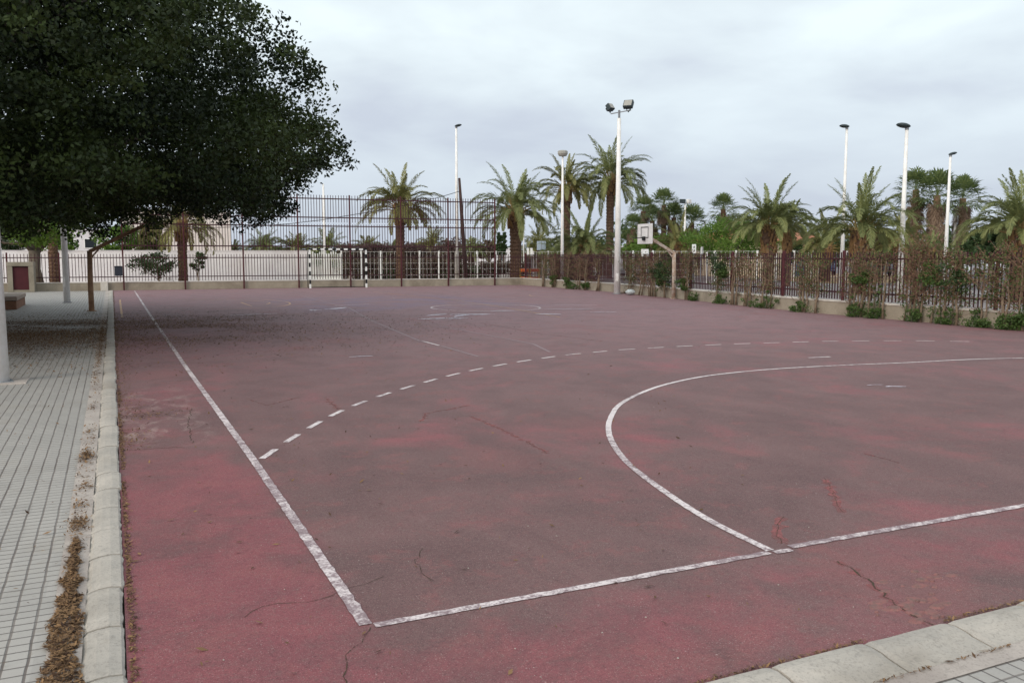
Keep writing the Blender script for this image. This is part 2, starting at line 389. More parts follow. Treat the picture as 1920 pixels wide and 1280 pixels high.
# ------------------------------------------------------------------ ground, court, paving
WALLR = [(18.75, 5.0), (19.15, 20.0), (21.55, 35.5), (22.05, 46.35)]          # foot of the right low wall
def wallx(y):
    for (x0, y0), (x1, y1) in zip(WALLR, WALLR[1:]):
        if y <= y1: return x0 + (x1 - x0) * (y - y0) / (y1 - y0)
    return WALLR[-1][0]
BA, BB = 47.5, -.052                                                          # foot of the back wall: Y = BA + BB X
def bw(x, off=0, z=0): return Vector((x, BA + BB * x + off, z))
def back_at(px, off=0):
    v = at(px, 1); t = (BA + off) / (v.y - BB * v.x); return Vector((v.x * t, v.y * t, 0))
def sheet(name, pts, z, m):
    b_ = MB(); b_.add([(p[0], p[1], z) for p in pts], [tuple(range(len(pts)))]); return struct(b_.build(name, m))
sheet('ground', [(-700, -300), (900, -300), (900, 1500), (-700, 1500)], -.06, GROUND)
sheet('court_surface', [(-.012, 2.665), (18.6, 2.665)] + [(x + .08, y) for x, y in WALLR] + [(-.012, 47.5)], 0.0, COURT)
sheet('pavement', [(-14, 3.0), (-.31, 3.0), (-.31, 47.6), (-14, 47.9)], -.006, TILE)
# front paving is its own sheet so that its courses run along the front kerb
sheet('front_pavement', [(-14, -6), (24, -6), (24, 2.325), (-.31, 2.325), (-.31, 3.0), (-14, 3.0)], -.006, TILE2)
sheet('outer_pavement', [(19.2, -5), (40, -5), (60, 58), (24.2, 58), (22.35, 46.5), (21.9, 35.5), (19.5, 20), (19.1, 5)], .10, PAVE)
sheet('back_verge', [(-30, 49.4), (22.3, 46.6), (24.2, 58), (-30, 58)], .03, SAND)
sheet('road', [(33, -5), (80, -5), (100, 95), (46, 95)], .106, ROAD)
sheet('dirt_lot', [(38, 38), (52, 36), (64, 60), (44, 60)], .112, SAND)

def kerb(name, along, a0, a1, edge, w_, flip):
    """row of bull-nosed kerb stones; profile rounds away from the court"""
    b_ = MB(); a = a0; r_ = random.Random(3)
    prof = [(0, -.05), (.0, .006), (.012, .018), (.06, .024), (.11, .020), (.15, .010), (w_ - .02, -.006), (w_, -.022), (w_, -.06)]
    while a < a1:
        ln = min(.52 + r_.uniform(-.01, .01), a1 - a); j = r_.uniform(-.009, .009); h = r_.uniform(-.005, .006)
        n = 14
        vs = []
        for i in range(n + 1):
            t = a + .006 + (ln - .012) * i / n; end = .006 if i in (0, n) else 0
            for (u, z) in prof:
                jj = mnoise.noise(Vector((t * 7, u * 20, 1))) * .004
                e_ = mnoise.noise(Vector((t * 13, u * 3, 5))) * (.012 if u in (0, w_) else .022 if u == w_ - .02 else 0)
                P_ = (edge - (u + j + e_), t) if along == 'y' else (t, edge - (u + j + e_))
                vs.append((P_[0], P_[1], z + h + jj * .6 - end * (z > 0)))
        m_ = len(prof); fs = []
        for i in range(n):
            for k in range(m_ - 1):
                q = (i * m_ + k, i * m_ + k + 1, (i + 1) * m_ + k + 1, (i + 1) * m_ + k)
                fs.append(q if along == 'x' else q[::-1])
        fs.append(tuple(range(m_))); fs.append(tuple(range(n * m_, (n + 1) * m_))[::-1])
        b_.add(vs, fs); a += ln
    return struct(b_.build(name, KERB, None, False))
kerb('side_kerb', 'y', 2.68, 47.2, -.012, .185, False)
kerb('front_kerb', 'x', -.19, 19, 2.668, .27, True)
# mortar bedding between kerb and tiles, chipped outline
def strip(name, along, a0, a1, e0, e1, z, m, amp, seed, gaps=()):
    b_ = MB(); n = int((a1 - a0) / .05); vs = []
    for i in range(n + 1):
        t = a0 + (a1 - a0) * i / n
        ja = mnoise.noise(Vector((t * 4, seed, 0))) * amp + mnoise.noise(Vector((t * 17, seed, 3))) * amp * .5
        gap = 0
        for (g0, g1, d) in gaps:
            if g0 < t < g1: gap = d * min(1, (t - g0) / .05, (g1 - t) / .05)
        p0 = e0 - abs(ja) * .3 ; p1 = e1 + ja * .2 + gap
        vs += [(p0, t, z), (p1, t, z)] if along == 'y' else [(t, p0, z), (t, p1, z)]
    b_.add(vs, [(2 * i, 2 * i + 1, 2 * i + 3, 2 * i + 2) for i in range(n)]); return struct(b_.build(name, m))
strip('mortar_bed', 'y', 2.3, 47.2, -.185, -.325, -.002, MORTAR, .01, 2)
DIRT = simple('gutter_dirt', (.07, .05, .035), .95, .4, 9, .6)
strip('front_mortar_bed', 'x', -.3, 19, 2.41, 2.305, -.002, MORTAR, .01, 5)

# ------------------------------------------------------------------ painted markings
def ribbon(b_, pts, w_, z, jag=.0, seed=0, skip=()):
    pts = [Vector((p[0], p[1], 0)) for p in pts]
    # resample
    P = [pts[0]]; 
    for a, b2 in zip(pts, pts[1:]):
        n = max(1, int((b2 - a).length / .06)); n = min(n, 400)
        for i in range(1, n + 1): P.append(a.lerp(b2, i / n))
    vs = []
    for i, p in enumerate(P):
        t = (P[min(i + 1, len(P) - 1)] - P[max(i - 1, 0)]).normalized(); nrm = Vector((-t.y, t.x, 0))
        a = w_ / 2 + mnoise.noise(Vector((i * .9, seed, 0))) * jag; c = w_ / 2 + mnoise.noise(Vector((i * .9, seed, 9))) * jag
        vs += [(p + nrm * a).to_tuple()[:2] + (z,), (p - nrm * c).to_tuple()[:2] + (z,)]
    fs = [(2 * i, 2 * i + 1, 2 * i + 3, 2 * i + 2) for i in range(len(P) - 1) if i not in skip]
    b_.add(vs, fs)
def smooth_path(P, n=10):
    P = [Vector((p[0], p[1], 0)) for p in P]; out_ = []
    for i in range(len(P) - 1):
        a, b2, c, d = P[max(i - 1, 0)], P[i], P[i + 1], P[min(i + 2, len(P) - 1)]
        for k in range(n):
            t = k / n; out_.append(.5 * ((2 * b2) + (c - a) * t + (2 * a - 5 * b2 + 4 * c - d) * t * t + (3 * b2 - a - 3 * c + d) * t ** 3))
    out_.append(P[-1]); return out_
ZL = .004
b_ = MB(); ribbon(b_, [(1.0, 3.79), (1.01, 7.4), (.97, 14), (.95, 27), (.96, 46.5)], .062, ZL, .012, 1)
struct(b_.build('side_line_marking', WHITE_L))
b_ = MB(); ribbon(b_, [(1.035, 3.765), (3.37, 3.775)], .052, ZL, .01, 2); ribbon(b_, [(3.40, 3.765), (3.52, 3.76)], .05, ZL, .012, 3); ribbon(b_, [(3.55, 3.80), (5.6, 3.785), (18.6, 3.79)], .056, ZL, .009, 4)
struct(b_.build('goal_line_marking', WHITE_L))
arc = [(3.40, 3.80), (3.44, 4.4), (3.56, 5.05), (3.79, 5.93), (4.1, 6.7), (4.45, 7.35), (4.85, 7.93), (5.25, 8.42), (5.84, 8.95), (6.55, 9.45), (7.39, 9.85), (8.2, 10.05), (9.2, 10.12), (10.4, 10.02), (11.55, 9.84), (12.6, 9.75), (13.68, 9.52), (15.2, 8.95), (16.7, 7.9), (17.8, 6.4), (18.4, 5), (18.55, 3.8)]
b_ = MB(); ribbon(b_, smooth_path(arc), .056, ZL, .006, 5); struct(b_.build('goal_area_marking', WHITE_N))
dpx = [(491, 860), (541, 826), (582, 801), (622, 779), (662, 761), (705, 745), (748, 731), (792, 718), (836, 706), (878, 696), (923, 687), (968, 679), (1015, 672), (1062, 665.5), (1109, 661), (1156, 656.5), (1203, 653.5), (1255, 650.5), (1300, 648.3), (1350, 646), (1395, 644.3), (1440, 643), (1486, 641.6), (1530, 640.4), (1590, 639.4), (1650, 639), (1710, 639), (1760, 639.5), (1820, 640.5), (1880, 642)]
path = smooth_path([g(*p) for p in dpx], 8)
b_ = MB(); acc = 0; cur = [path[0]]; on = True; k = 0
for a, c in zip(path, path[1:]):
    seg = (c - a).length; s0 = 0
    while acc + (seg - s0) >= .36 if on else acc + (seg - s0) >= .29:
        need = (.36 if on else .29) - acc; s0 += need; p = a.lerp(c, s0 / seg)
        if on: cur.append(p); ribbon(b_, cur, .058, ZL, .006, k); k += 1
        on = not on; acc = 0; cur = [p]
    acc += seg - s0; cur.append(c)
struct(b_.build('dashed_line_marking', WHITE_N))
b_ = MB(); ribbon(b_, [(10.55, 11.02), (11.0, 10.98)], .07, ZL, .01, 8)
circ = [(11.2 + 1.78 * math.cos(a), 26.4 + 1.95 * math.sin(a)) for a in [i * math.pi / 24 for i in range(49)]]
ribbon(b_, circ, .055, ZL, .01, 9)
ribbon(b_, [(5.60, 16.5), (5.61, 15.5)], .05, ZL, .012, 10)
struct(b_.build('centre_markings', WHITE_N))
b_ = MB()
ribbon(b_, [(7.34, 37.3), (7.1, 30.6), (7.06, 28.2), (6.2, 22.5), (5.56, 16.5)], .05, ZL, .02, 11)
ribbon(b_, [(5.62, 15.4), (5.59, 13.5)], .05, ZL, .02, 12); ribbon(b_, [(7.22, 20.1), (7.37, 15), (7.01, 13.6)], .05, ZL, .02, 13)
ribbon(b_, [(1.0, 24.2), (19.5, 23.9)], .05, ZL + .001, .02, 14)
ribbon(b_, [(10.23 + 1.4 * (1 - math.cos(a)), 33.4 + 1.6 * math.sin(a)) for a in [i * math.pi / 12 for i in range(13)]], .05, ZL, .01, 15)
struct(b_.build('faded_markings', FADED_L))
b_ = MB()
ribbon(b_, [(11.3, 40.4), (11.48, 37.1), (11.91, 31.3), (11.78, 26), (11.28, 21.3)], .05, ZL + .002, .012, 16)
ribbon(b_, [(.23, 37.1), (.2, 26.4)], .06, ZL, .012, 17)
ribbon(b_, smooth_path([(2.4, 36.6), (3.9, 36.4), (5.1, 35.3), (5.75, 33.6), (5.8, 31.8), (5.3, 30.2), (4.4, 29.4), (3.2, 29.2)]), .055, ZL, .01, 18)
ribbon(b_, smooth_path([(2.4, 35.4), (3.9, 35.2), (4.9, 34.0), (5.2, 32.6), (4.9, 31.4)]), .05, ZL, .01, 19)
ribbon(b_, [(4.26, 33.1), (4.27, 30.5)], .05, ZL, .01, 20)
ribbon(b_, smooth_path([(16.6, 34.2), (16.2, 33.0), (16.7, 32), (17.7, 31.5)]), .05, ZL, .01, 21)
struct(b_.build('yellow_markings', YELLOW_L))
# chalk scribbles: irregular worn smears
b_ = MB(); r_ = random.Random(5)
for (x0, y0, x1, y1, w_) in [(7.55, 22.2, 8.7, 22.1, .16), (8.6, 22.6, 9.2, 23.2, .10), (9.0, 23.5, 10.0, 23.2, .14), (8.2, 23.5, 8.8, 23.9, .10), (6.2, 27.6, 6.9, 28.3, .10), (5.6, 27.2, 5.9, 27.4, .12), (3.0, 25.8, 4.4, 26.2, .06), (10.6, 24.6, 11.3, 24.5, .08), (12.4, 24.9, 14.0, 24.2, .06), (11.3, 22.7, 11.8, 22.4, .12), (13.2, 22.8, 13.9, 22.6, .08), (6.9, 29.5, 8.2, 29.9, .05), (13.9, 27.0, 15.2, 26.0, .05), (3.6, 14.3, 4.0, 14.3, .04), (9.1, 8.1, 9.35, 8.0, .03), (9.0, 8.3, 9.2, 8.25, .02)]:
    for k in range(3):
        o_ = [r_.uniform(-w_, w_) for _ in range(4)]
        ribbon(b_, smooth_path([(x0 + o_[0], y0 + o_[1]), ((x0 + x1) / 2 + o_[2], (y0 + y1) / 2 + r_.uniform(-w_, w_) * 2), (x1 + o_[3], y1)], 5), w_ * r_.uniform(.3, 1), ZL + .003 + k * .001, w_ * .6, k)
struct(b_.build('chalk_markings', paintline('chalk_smears', lin(220, 212, 224), .47)))

# cracks and repair smears
rm = Mat('crack_repair_paint', .85); rm.color(rm.mix(rm.noise(14, 5), lin(138, 82, 84), lin(156, 98, 96))); rm.bump(rm.noise(60, 3), .4, .005)
tr_ = rm.n('ShaderNodeBsdfTransparent'); ms_ = rm.n('ShaderNodeMixShader'); rm.l(rm.ramp(rm.noise(7, 6, .75, .5), .42, .60, .0, .8), ms_.inputs[0])
o_ = [x for x in rm.t.nodes if x.type == 'OUTPUT_MATERIAL'][0]; rm.l(tr_.outputs[0], ms_.inputs[1]); rm.l(rm.b.outputs[0], ms_.inputs[2]); rm.l(ms_.outputs[0], o_.inputs[0]); REPAIR = rm.m
dm = Mat('crack_dirt', .95); dm.color(dm.mix(dm.noise(18, 3), (.045, .030, .022), (.075, .060, .035)))
tr_ = dm.n('ShaderNodeBsdfTransparent'); ms_ = dm.n('ShaderNodeMixShader'); dm.l(dm.ramp(dm.noise(16, 5, .7), .38, .56, .15, .95), ms_.inputs[0])
o_ = [x for x in dm.t.nodes if x.type == 'OUTPUT_MATERIAL'][0]; dm.l(tr_.outputs[0], ms_.inputs[1]); dm.l(dm.b.outputs[0], ms_.inputs[2]); dm.l(ms_.outputs[0], o_.inputs[0]); DARKC = dm.m
def crack(name, pts, w1, w2, seed, m1=REPAIR, m2=DARKC):
    P = [Vector((p[0], p[1], 0)) for p in pts]; Q = [P[0]]; r2 = random.Random(seed)
    for a, c in zip(P, P[1:]):
        n = max(2, int((c - a).length / .04))
        for i in range(1, n + 1): Q.append(a.lerp(c, i / n) + Vector((r2.uniform(-1, 1), r2.uniform(-1, 1), 0)) * .014)
    return Q
b1, b2_ = MB(), MB()
CR = [([g(695, 1176), g(675, 1205), g(655, 1218), g(648, 1240), g(645, 1290)], .0, .010), ([g(1570, 1052), g(1600, 1068), g(1640, 1098), g(1668, 1125), g(1700, 1145), g(1748, 1172)], .06, .016),
      ([g(880, 780), g(930, 800), g(975, 822), g(1028, 850)], .055, .0), ([g(793, 1028), g(780, 1055), g(790, 1075), g(812, 1090)], .0, .007), ([g(1545, 895), g(1560, 920), g(1570, 950), g(1580, 960)], .07, .0),
      ([g(1470, 968), g(1455, 990), g(1462, 1018)], .08, .0), ([g(612, 748), g(635, 768)], .06, .0), ([g(360, 765), g(352, 795), g(362, 830)], 0, .012), ([g(235, 845), g(300, 840), g(345, 838)], 0, .014), ([g(880, 760), g(800, 775), g(790, 790)], .05, 0),
      ([g(470, 750), g(500, 760), g(560, 745)], .03, 0), ([g(1130, 640), g(1010, 625), g(900, 605)], .05, 0), ([g(1620, 850), g(1690, 868)], .03, 0)]
for i, (P, wa, wb) in enumerate(CR):
    Q = crack('', P, wa, wb, i)
    if wa: ribbon(b1, Q, wa * .8, .0015, wa * .9, i)
    if wb: ribbon(b2_, Q, wb * .62, .0025, wb * .6, i + 30)
    elif wa: ribbon(b2_, Q, .004, .0025, .003, i + 30)
# hairline cracks wandering over the slab
r_ = random.Random(77)
for k in range(9):
    p = Vector((r_.uniform(.3, 12), 3 + r_.random() ** 1.5 * 15, 0)); a = r_.uniform(0, 6.28); Q = [p.copy()]
    for i in range(r_.randint(5, 14)):
        a += r_.uniform(-.6, .6); p = p + Vector((math.cos(a), math.sin(a), 0)) * .07
        if p.x < .05 or p.y < 2.72: break
        Q.append(p.copy())
    if len(Q) > 4: ribbon(b2_, Q, r_.uniform(.0025, .005), .0025, .003, k + 60)
struct(b1.build('crack_repairs', REPAIR)); struct(b2_.build('court_cracks', DARKC))
# broken asphalt near the front kerb: lumps of exposed aggregate and lifted paint
b_ = MB(); r_ = random.Random(11)
for k in range(46):
    c = g(r_.uniform(1640, 1800), r_.uniform(1070, 1165)); n = 7; s_ = r_.uniform(.012, .06)
    if c.y < 2.72: continue
    zz_ = r_.uniform(.003, .008)
    ring = [(c.x + s_ * math.cos(a) * r_.uniform(.6, 1.2), c.y + s_ * .6 * math.sin(a) * r_.uniform(.6, 1.2)) for a in [2 * math.pi * i / n for i in range(n)]]
    b_.add([(x, y, 0) for x, y in ring] + [(c.x + (x - c.x) * .7, c.y + (y - c.y) * .7, zz_) for x, y in ring], [tuple(range(n, 2 * n))] + [(i, (i + 1) % n, n + (i + 1) % n, n + i) for i in range(n)])
struct(b_.build('broken_asphalt', simple('exposed_aggregate', lin(146, 96, 94), .9, .3, 22, .8, c2=lin(112, 92, 88))))

# ------------------------------------------------------------------ leaf litter (stuff)
def rot_quads(c, L_, W_, rng, flat=1.0, dirs=None):
    """leaf quads: c (n,3); rhombus leaves with random tilt; flat 0 lies flat, 1 any way"""
    n = len(c)
    if dirs is None:
        d = rng.normal(size=(n, 3)); d[:, 2] *= flat
    else: d = dirs
    d /= np.linalg.norm(d, axis=1, keepdims=True) + 1e-9
    q = rng.normal(size=(n, 3)); 
    if flat < 1: q[:, 2] *= flat
    s = np.cross(d, q)
    if flat < 1:
        s = np.cross(d, np.array([0, 0, 1.0]) + rng.normal(size=(n, 3)) * flat)
    s /= np.linalg.norm(s, axis=1, keepdims=True) + 1e-9
    L2 = (L_ * np.ones(n))[:, None]; W2 = (W_ * np.ones(n))[:, None]
    return np.stack([c - d * L2 / 2, c + s * W2 / 2, c + d * L2 / 2, c - s * W2 / 2], axis=1)
rng = np.random.default_rng(4)
def litter(name, P, s0, s1, label):
    P = np.array(P, dtype=float); n = len(P); s = rng.uniform(s0, s1, n)
    P[:, 2] += s * .12
    s = s * rng.choice([.45, .75, 1.0, 1.25], n); Q = rot_quads(P, s, s * rng.uniform(.18, .42, n), rng, .3)
    o = quads_np(name, Q, LITTER, None, rng.random(n)); return tag(o, label, 'leaf litter', None, 'stuff')
# gutter heap: ragged wedge between tiles and kerb
P = []
while len(P) < 8500:
    y = rng.uniform(2.6, 5.7); t = rng.random()
    w_ = .042 + .034 * (y < 4.75) + .02 * (y < 4.0) + .018 * math.sin(y * 9) + .015 * math.sin(y * 23)
    if 5.0 < y < 5.25 or y > 5.55: w_ *= .5
    w_ *= 1.25 + .35 * mnoise.noise(Vector((y * 5, 0, 8)))
    if rng.random() > (1.0 if y < 5.0 else .5): continue
    x = -.262 + rng.uniform(-1, 1) * w_ * .62 + rng.normal() * .006; h = max(0, 1 - abs(x + .262) / w_) * .022
    P.append((x, y, rng.uniform(-.002, .002 + h)))
for (cy, n, sp) in [(6.05, 260, .09), (6.5, 60, .06), (7.0, 50, .05), (8.1, 380, .12), (9.3, 60, .08), (10.8, 80, .2), (5.6, 200, .35), (6.8, 160, .6), (8.6, 160, .6), (13, 260, .9), (16, 400, 1.0), (20, 1600, 2.6)]:
    for _ in range(n): P.append((-.262 + rng.normal() * .03, cy + rng.normal() * sp, rng.uniform(0, .015)))
litter('leaf_litter', P, .018, .040, 'dry brown leaves heaped in the gap between the tiles and the pale kerb')
P = []
for y in np.concatenate([np.linspace(2.8, 12, 2600), np.linspace(12, 46, 2600)]):
    if mnoise.noise(Vector((0, y * 1.3, 3))) > -.2: P.append((.002 + abs(rng.normal()) * .017, y + rng.normal() * .1, .004))
for (cx, cy, sx, sy, n) in [(.1, 8.7, .09, .3, 420), (.25, 9.95, .2, .12, 360), (.12, 10.4, .1, .25, 260), (.08, 11.4, .07, .4, 260), (.08, 13.4, .06, .8, 260), (.1, 16, .1, 1.3, 600)]:
    for _ in range(n): P.append((cx + abs(rng.normal()) * sx - .06 if False else max(.0, cx + rng.normal() * sx), cy + rng.normal() * sy, .004))
for x in np.linspace(0, 14, 3000):
    if mnoise.noise(Vector((x * 1.4, 8, 3))) > -.25: P.append((x, 2.685 + abs(rng.normal()) * .014, .005))
for x in np.linspace(1.8, 12, 1300):
    if mnoise.noise(Vector((x * 1.9, 18, 3))) > -.05: P.append((x, 2.40 + rng.normal() * .006, .002))
litter('kerbside_leaf_litter', P, .014, .034, 'thin line of dry leaves along the foot of the kerb on the court')
P = []
while len(P) < 130000:
    x = rng.normal() * 3.9 - 1.0; y = 21.8 + rng.normal() * 3.0
    if rng.random() < .35: x = rng.normal() * 3 - 3; y = 22.0 + rng.normal() * 2.6
    if x < -9 or x > 10 or y > 34: continue
    if x > .1 and rng.random() < .35: continue
    d = mnoise.noise(Vector((x * .35, y * .8, 2))) + .5 * mnoise.noise(Vector((x * 1.5, y * 3, 2)))
    if d < rng.uniform(-.55, .25): continue
    P.append((x, y, .005))
litter('tree_leaf_litter', P, .022, .048, 'carpet of brown fallen leaves across tiles and court under the big tree')
P = []
for _ in range(900):
    y = 3 + rng.random() ** 1.5 * 24; x = rng.uniform(-2.5, 1.2 + y * .62)
    P.append((x, y, .005))
for _ in range(420):
    y = 5 + rng.random() * 12; P.append((rng.normal() * 1.2, y, .005))
litter('scattered_leaf_litter', P, .018, .05, 'single fallen leaves scattered over the red court')
# pebbles of loose grit
b_ = MB()
for _ in range(80):
    y = 2.9 + rng.random() ** 1.5 * 9; x = rng.uniform(0, 1.2 + y * .75); s_ = rng.uniform(.0015, .004)
    b_.box((x, y, s_ * .5 + .001), (s_ * 2, s_ * 1.5, s_), rng.uniform(0, 3), s_ * .3)
tag(b_.build('grit', KERB), 'tiny pale stones of grit scattered over the court', 'grit', None, 'stuff')

# ------------------------------------------------------------------ low walls
def wall_run(b1, b2, pts, h, th, side):
    for (a, c) in zip(pts, pts[1:]):
        a = Vector((a[0], a[1], 0)); c = Vector((c[0], c[1], 0)); t = (c - a).normalized(); nrm = Vector((t.y, -t.x, 0)) * side
        ln = (c - a).length; ang = math.atan2(t.y, t.x); mid = (a + c) / 2 + nrm * th / 2
        b1.box(mid + Vector((0, 0, (h - .05) / 2 - .04)), (ln + .001, th, h - .05 + .08), ang)
        b2.box(mid + Vector((0, 0, h - .024)), (ln + .002, th + .04, .048), ang, .008)
def low_wall(name, pts, h, th, side, label):
    b1, b2 = MB(), MB(); wall_run(b1, b2, pts, h, th, side)
    o = b1.build(name, WALLC); tag(o, label, 'wall'); b2.build('coping', COPING, o); return o
WH = .42
low_wall('low_wall', [(x, y) for x, y in WALLR], WH, .26, 1, 'low stained concrete wall with pale coping running along the right side of the court')
low_wall('low_wall', [bw(-30), bw(22.3)], WH, .26, -1, 'low grey concrete wall across the far end of the court behind the goal')

# ------------------------------------------------------------------ fences
def fence_panel(b_, a, c, z0, z1, step, w_, r2, jit=.0):
    a, c = Vector(a), Vector(c); ln = (c - a).length; n = max(2, int(round(ln / step)))
    for i in range(1, n):
        p = a.lerp(c, i / n); d = r2.uniform(-jit, jit)
        b_.bar((p.x, p.y, z0), (p.x + d, p.y, z1 + r2.uniform(-.01, .01)), w_)
def fence_run(root, P0, P1, step, w_=.020, r2=random.Random(2)):
    a, c = Vector(P0), Vector(P1); a.z = c.z = 0
    b_ = MB(); fence_panel(b_, a, c, WH + .03, 1.80, step, w_, r2, .008); b_.build('bar_panel', MAROON, root)
    b_ = MB()
    for z in (.66, 1.62): b_.bar(a + zz * z, c + zz * z, .03, .045)
    b_.build('rail', MAROON, root)
    
right_fence = empty('bar_fence', (0, 0, 0), 0, 'maroon vertical bar fence on the low wall along the right side of the court', 'fence')
rp = [g(x, 560) for x in (0,)]
posts_px = [1041, 1222, 1296, 1374, 1470, 1583, 1717, 1872, 2060, 2300]
def right_at(px, off=.13):
    v = at(px, 1)
    best = None
    for (x0, y0), (x1, y1) in zip(WALLR, WALLR[1:]):
        dx, dy = x1 - x0, y1 - y0; ln = math.hypot(dx, dy); ox, oy = dy / ln * off, -dx / ln * off
        A_ = np.array([[v.x, -dx], [v.y, -dy]]); s_ = np.linalg.solve(A_, np.array([x0 + ox, y0 + oy]))
        if -.001 <= s_[1] <= 1.001 or (best is None and s_[1] < 0): best = Vector((v.x * s_[0], v.y * s_[0], 0)) if best is None or 0 <= s_[1] <= 1 else best
    return best
RP = [right_at(p) for p in posts_px]
corner = Vector((22.18, 46.25, 0)); chain = [corner] + RP
for a, c in zip(chain, chain[1:]): fence_run(right_fence, a, c, .118, .026)
for p in chain: MB().box((p.x, p.y, (WH + 1.86) / 2), (.075, .075, 1.86 - WH), 0, .006).build('post', MAROON2, right_fence)

back_fence = empty('bar_fence', (0, 0, 0), 0, 'maroon bar fence at the far end, raised high behind the goal', 'fence')
bp_px = [-260, -120, 230, 345, 455, 558, 655, 750, 838, 925]
BP = [back_at(p, .13) for p in bp_px]
low = [BP[0], BP[1], back_at(12, .13), back_at(110, .13)] + BP[2:] + [corner]
for a, c in zip(low, low[1:]): fence_run(back_fence, a, c, .146, .028)
for i, p in enumerate(low[:-1]):
    high = 2 <= bp_px.index(bp_px[min(i, 9)]) and p.x > .4
    top = 4.98 if high else 1.86
    q = p + Vector((0, -.22, 0)) if high else p
    MB().box((q.x, q.y, top / 2), (.072, .072, top), 0, .006).build('post', MAROON2, back_fence)
hp = BP[2:]
for a, c in zip(hp, hp[1:]):
    r2 = random.Random(int(a.x * 10)); a2 = a + Vector((0, -.22, 0)); c2 = c + Vector((0, -.22, 0))
    for (z0, z1, rl) in ((1.98, 3.42, (2.22, 3.30)), (3.50, 4.95, (3.76, 4.76))):
        b_ = MB(); fence_panel(b_, a2, c2, z0, z1, .146, .028, r2, .012); b_.build('upper_bar_panel', MAROON, back_fence)
        b_ = MB()
        for z in rl: b_.bar(a2 + zz * z, c2 + zz * z, .036, .06)
        b_.build('upper_rail', MAROON, back_fence)

# ------------------------------------------------------------------ goal
gy = 46.15; gx = 9.50
goal = empty('football_goal', (gx, gy, 0), R(-3), 'small goal frame painted in black and white bands in front of the far wall', 'goal')
def banded(axis, a, c, n, rad):
    a, c = Vector(a), Vector(c); bk = MB().bar(a, c, rad, rad); wt = []
    for i in range(n):
        p, q = a.lerp(c, i / n), a.lerp(c, (i + 1) / n)
        if i % 2 == axis: wt.append(MB().bar(p - (c - a).normalized() * .002 * (i == 0), q, rad + .006, rad + .006))
    return bk, wt
for x in (0, 3.0):
    bk, wt = banded(0, (x, 0, 0), (x, 0, 2.02), 9, .085); o = bk.build('post', BLACKM, goal); [q_.build('white_band', SIGNW, o) for q_ in wt]
bk, wt = banded(1, (-.04, 0, 2.06), (3.04, 0, 2.06), 15, .085); o = bk.build('crossbar', BLACKM, goal); [q_.build('white_band', SIGNW, o) for q_ in wt]
for x in (-.02, 3.02):
    b_ = MB(); b_.tube([(x, .03, 2.04), (x - .0, .35, 2.0), (x, .62, 1.75), (x, .66, 1.2), (x, .66, .03)], .022, 6); b_.tube([(x, .66, .03), (x, .03, .03)], .02, 6); b_.build('side_frame', BLACKM, goal)
b_ = MB(); b_.tube([(-.02, .66, .03), (3.02, .66, .03)], .02, 6); b_.build('rear_bar', BLACKM, goal)

# ------------------------------------------------------------------ basketball stands
def hoop_stand(loc, sgn, label, m, ph, arm, top, board_m):
    rt = empty('basketball_stand', loc, 0, label, 'basketball stand')
    b_ = MB(); b_.tube([(0, 0, 0), (0, 0, ph * .5), (sgn * .02, 0, ph)], [.085, .082, .078], 10); b_.tube([(0, 0, 0), (0, 0, .02)], .14, 10); b_.build('post', m, rt, True)
    b_ = MB(); b_.bar((0, 0, ph - .03), (sgn * arm, 0, top), .09, .11); b_.bar((0, 0, ph - .28), (sgn * .42, 0, ph + (top - ph) * .28), .03, .05)
    b_.build('arm', m, rt)
    bx = sgn * (arm + .05)
    bd = MB().box((bx, 0, top + .06), (.035, 1.02, .78), 0, .006).build('backboard', board_m, rt)
    b_ = MB(); q = bx + sgn * .021
    for (y0, y1, z0, z1) in ((-.26, .26, .30, .335), (-.26, .26, -.105, -.07), (-.26, -.225, -.07, .30), (.225, .26, -.07, .30)):
        b_.box((q, (y0 + y1) / 2, top + (z0 + z1) / 2), (.004, y1 - y0, z1 - z0))
    b_.build('target_square', BLACKM, bd)
    b_ = MB(); b_.box((bx + sgn * .06, 0, top - .12), (.09, .12, .16), 0, .01)
    ring = [(bx + sgn * (.30 + .21 * math.cos(a)), .21 * math.sin(a), top - .10) for a in [2 * math.pi * i / 20 for i in range(21)]]
    b_.tube(ring, .014, 6, False); b_.build('rim', BLACKM, rt)
    return rt
hp_ = g(1263, 560)
hoop_stand((hp_.x, hp_.y, 0), -1, 'white basketball stand with chipped paint and white backboard by the right wall', CHIP, 1.83, 1.35, 2.50, simple('chipped_board', (.70, .68, .68), .6, .2, 6, .05))
hl = g(172, 583)
hoop_stand((hl.x, hl.y, 0), 1, 'rusty brown basketball stand whose slanted arm reaches into the big tree', RUST, 1.86, 1.60, 2.66, RUST)

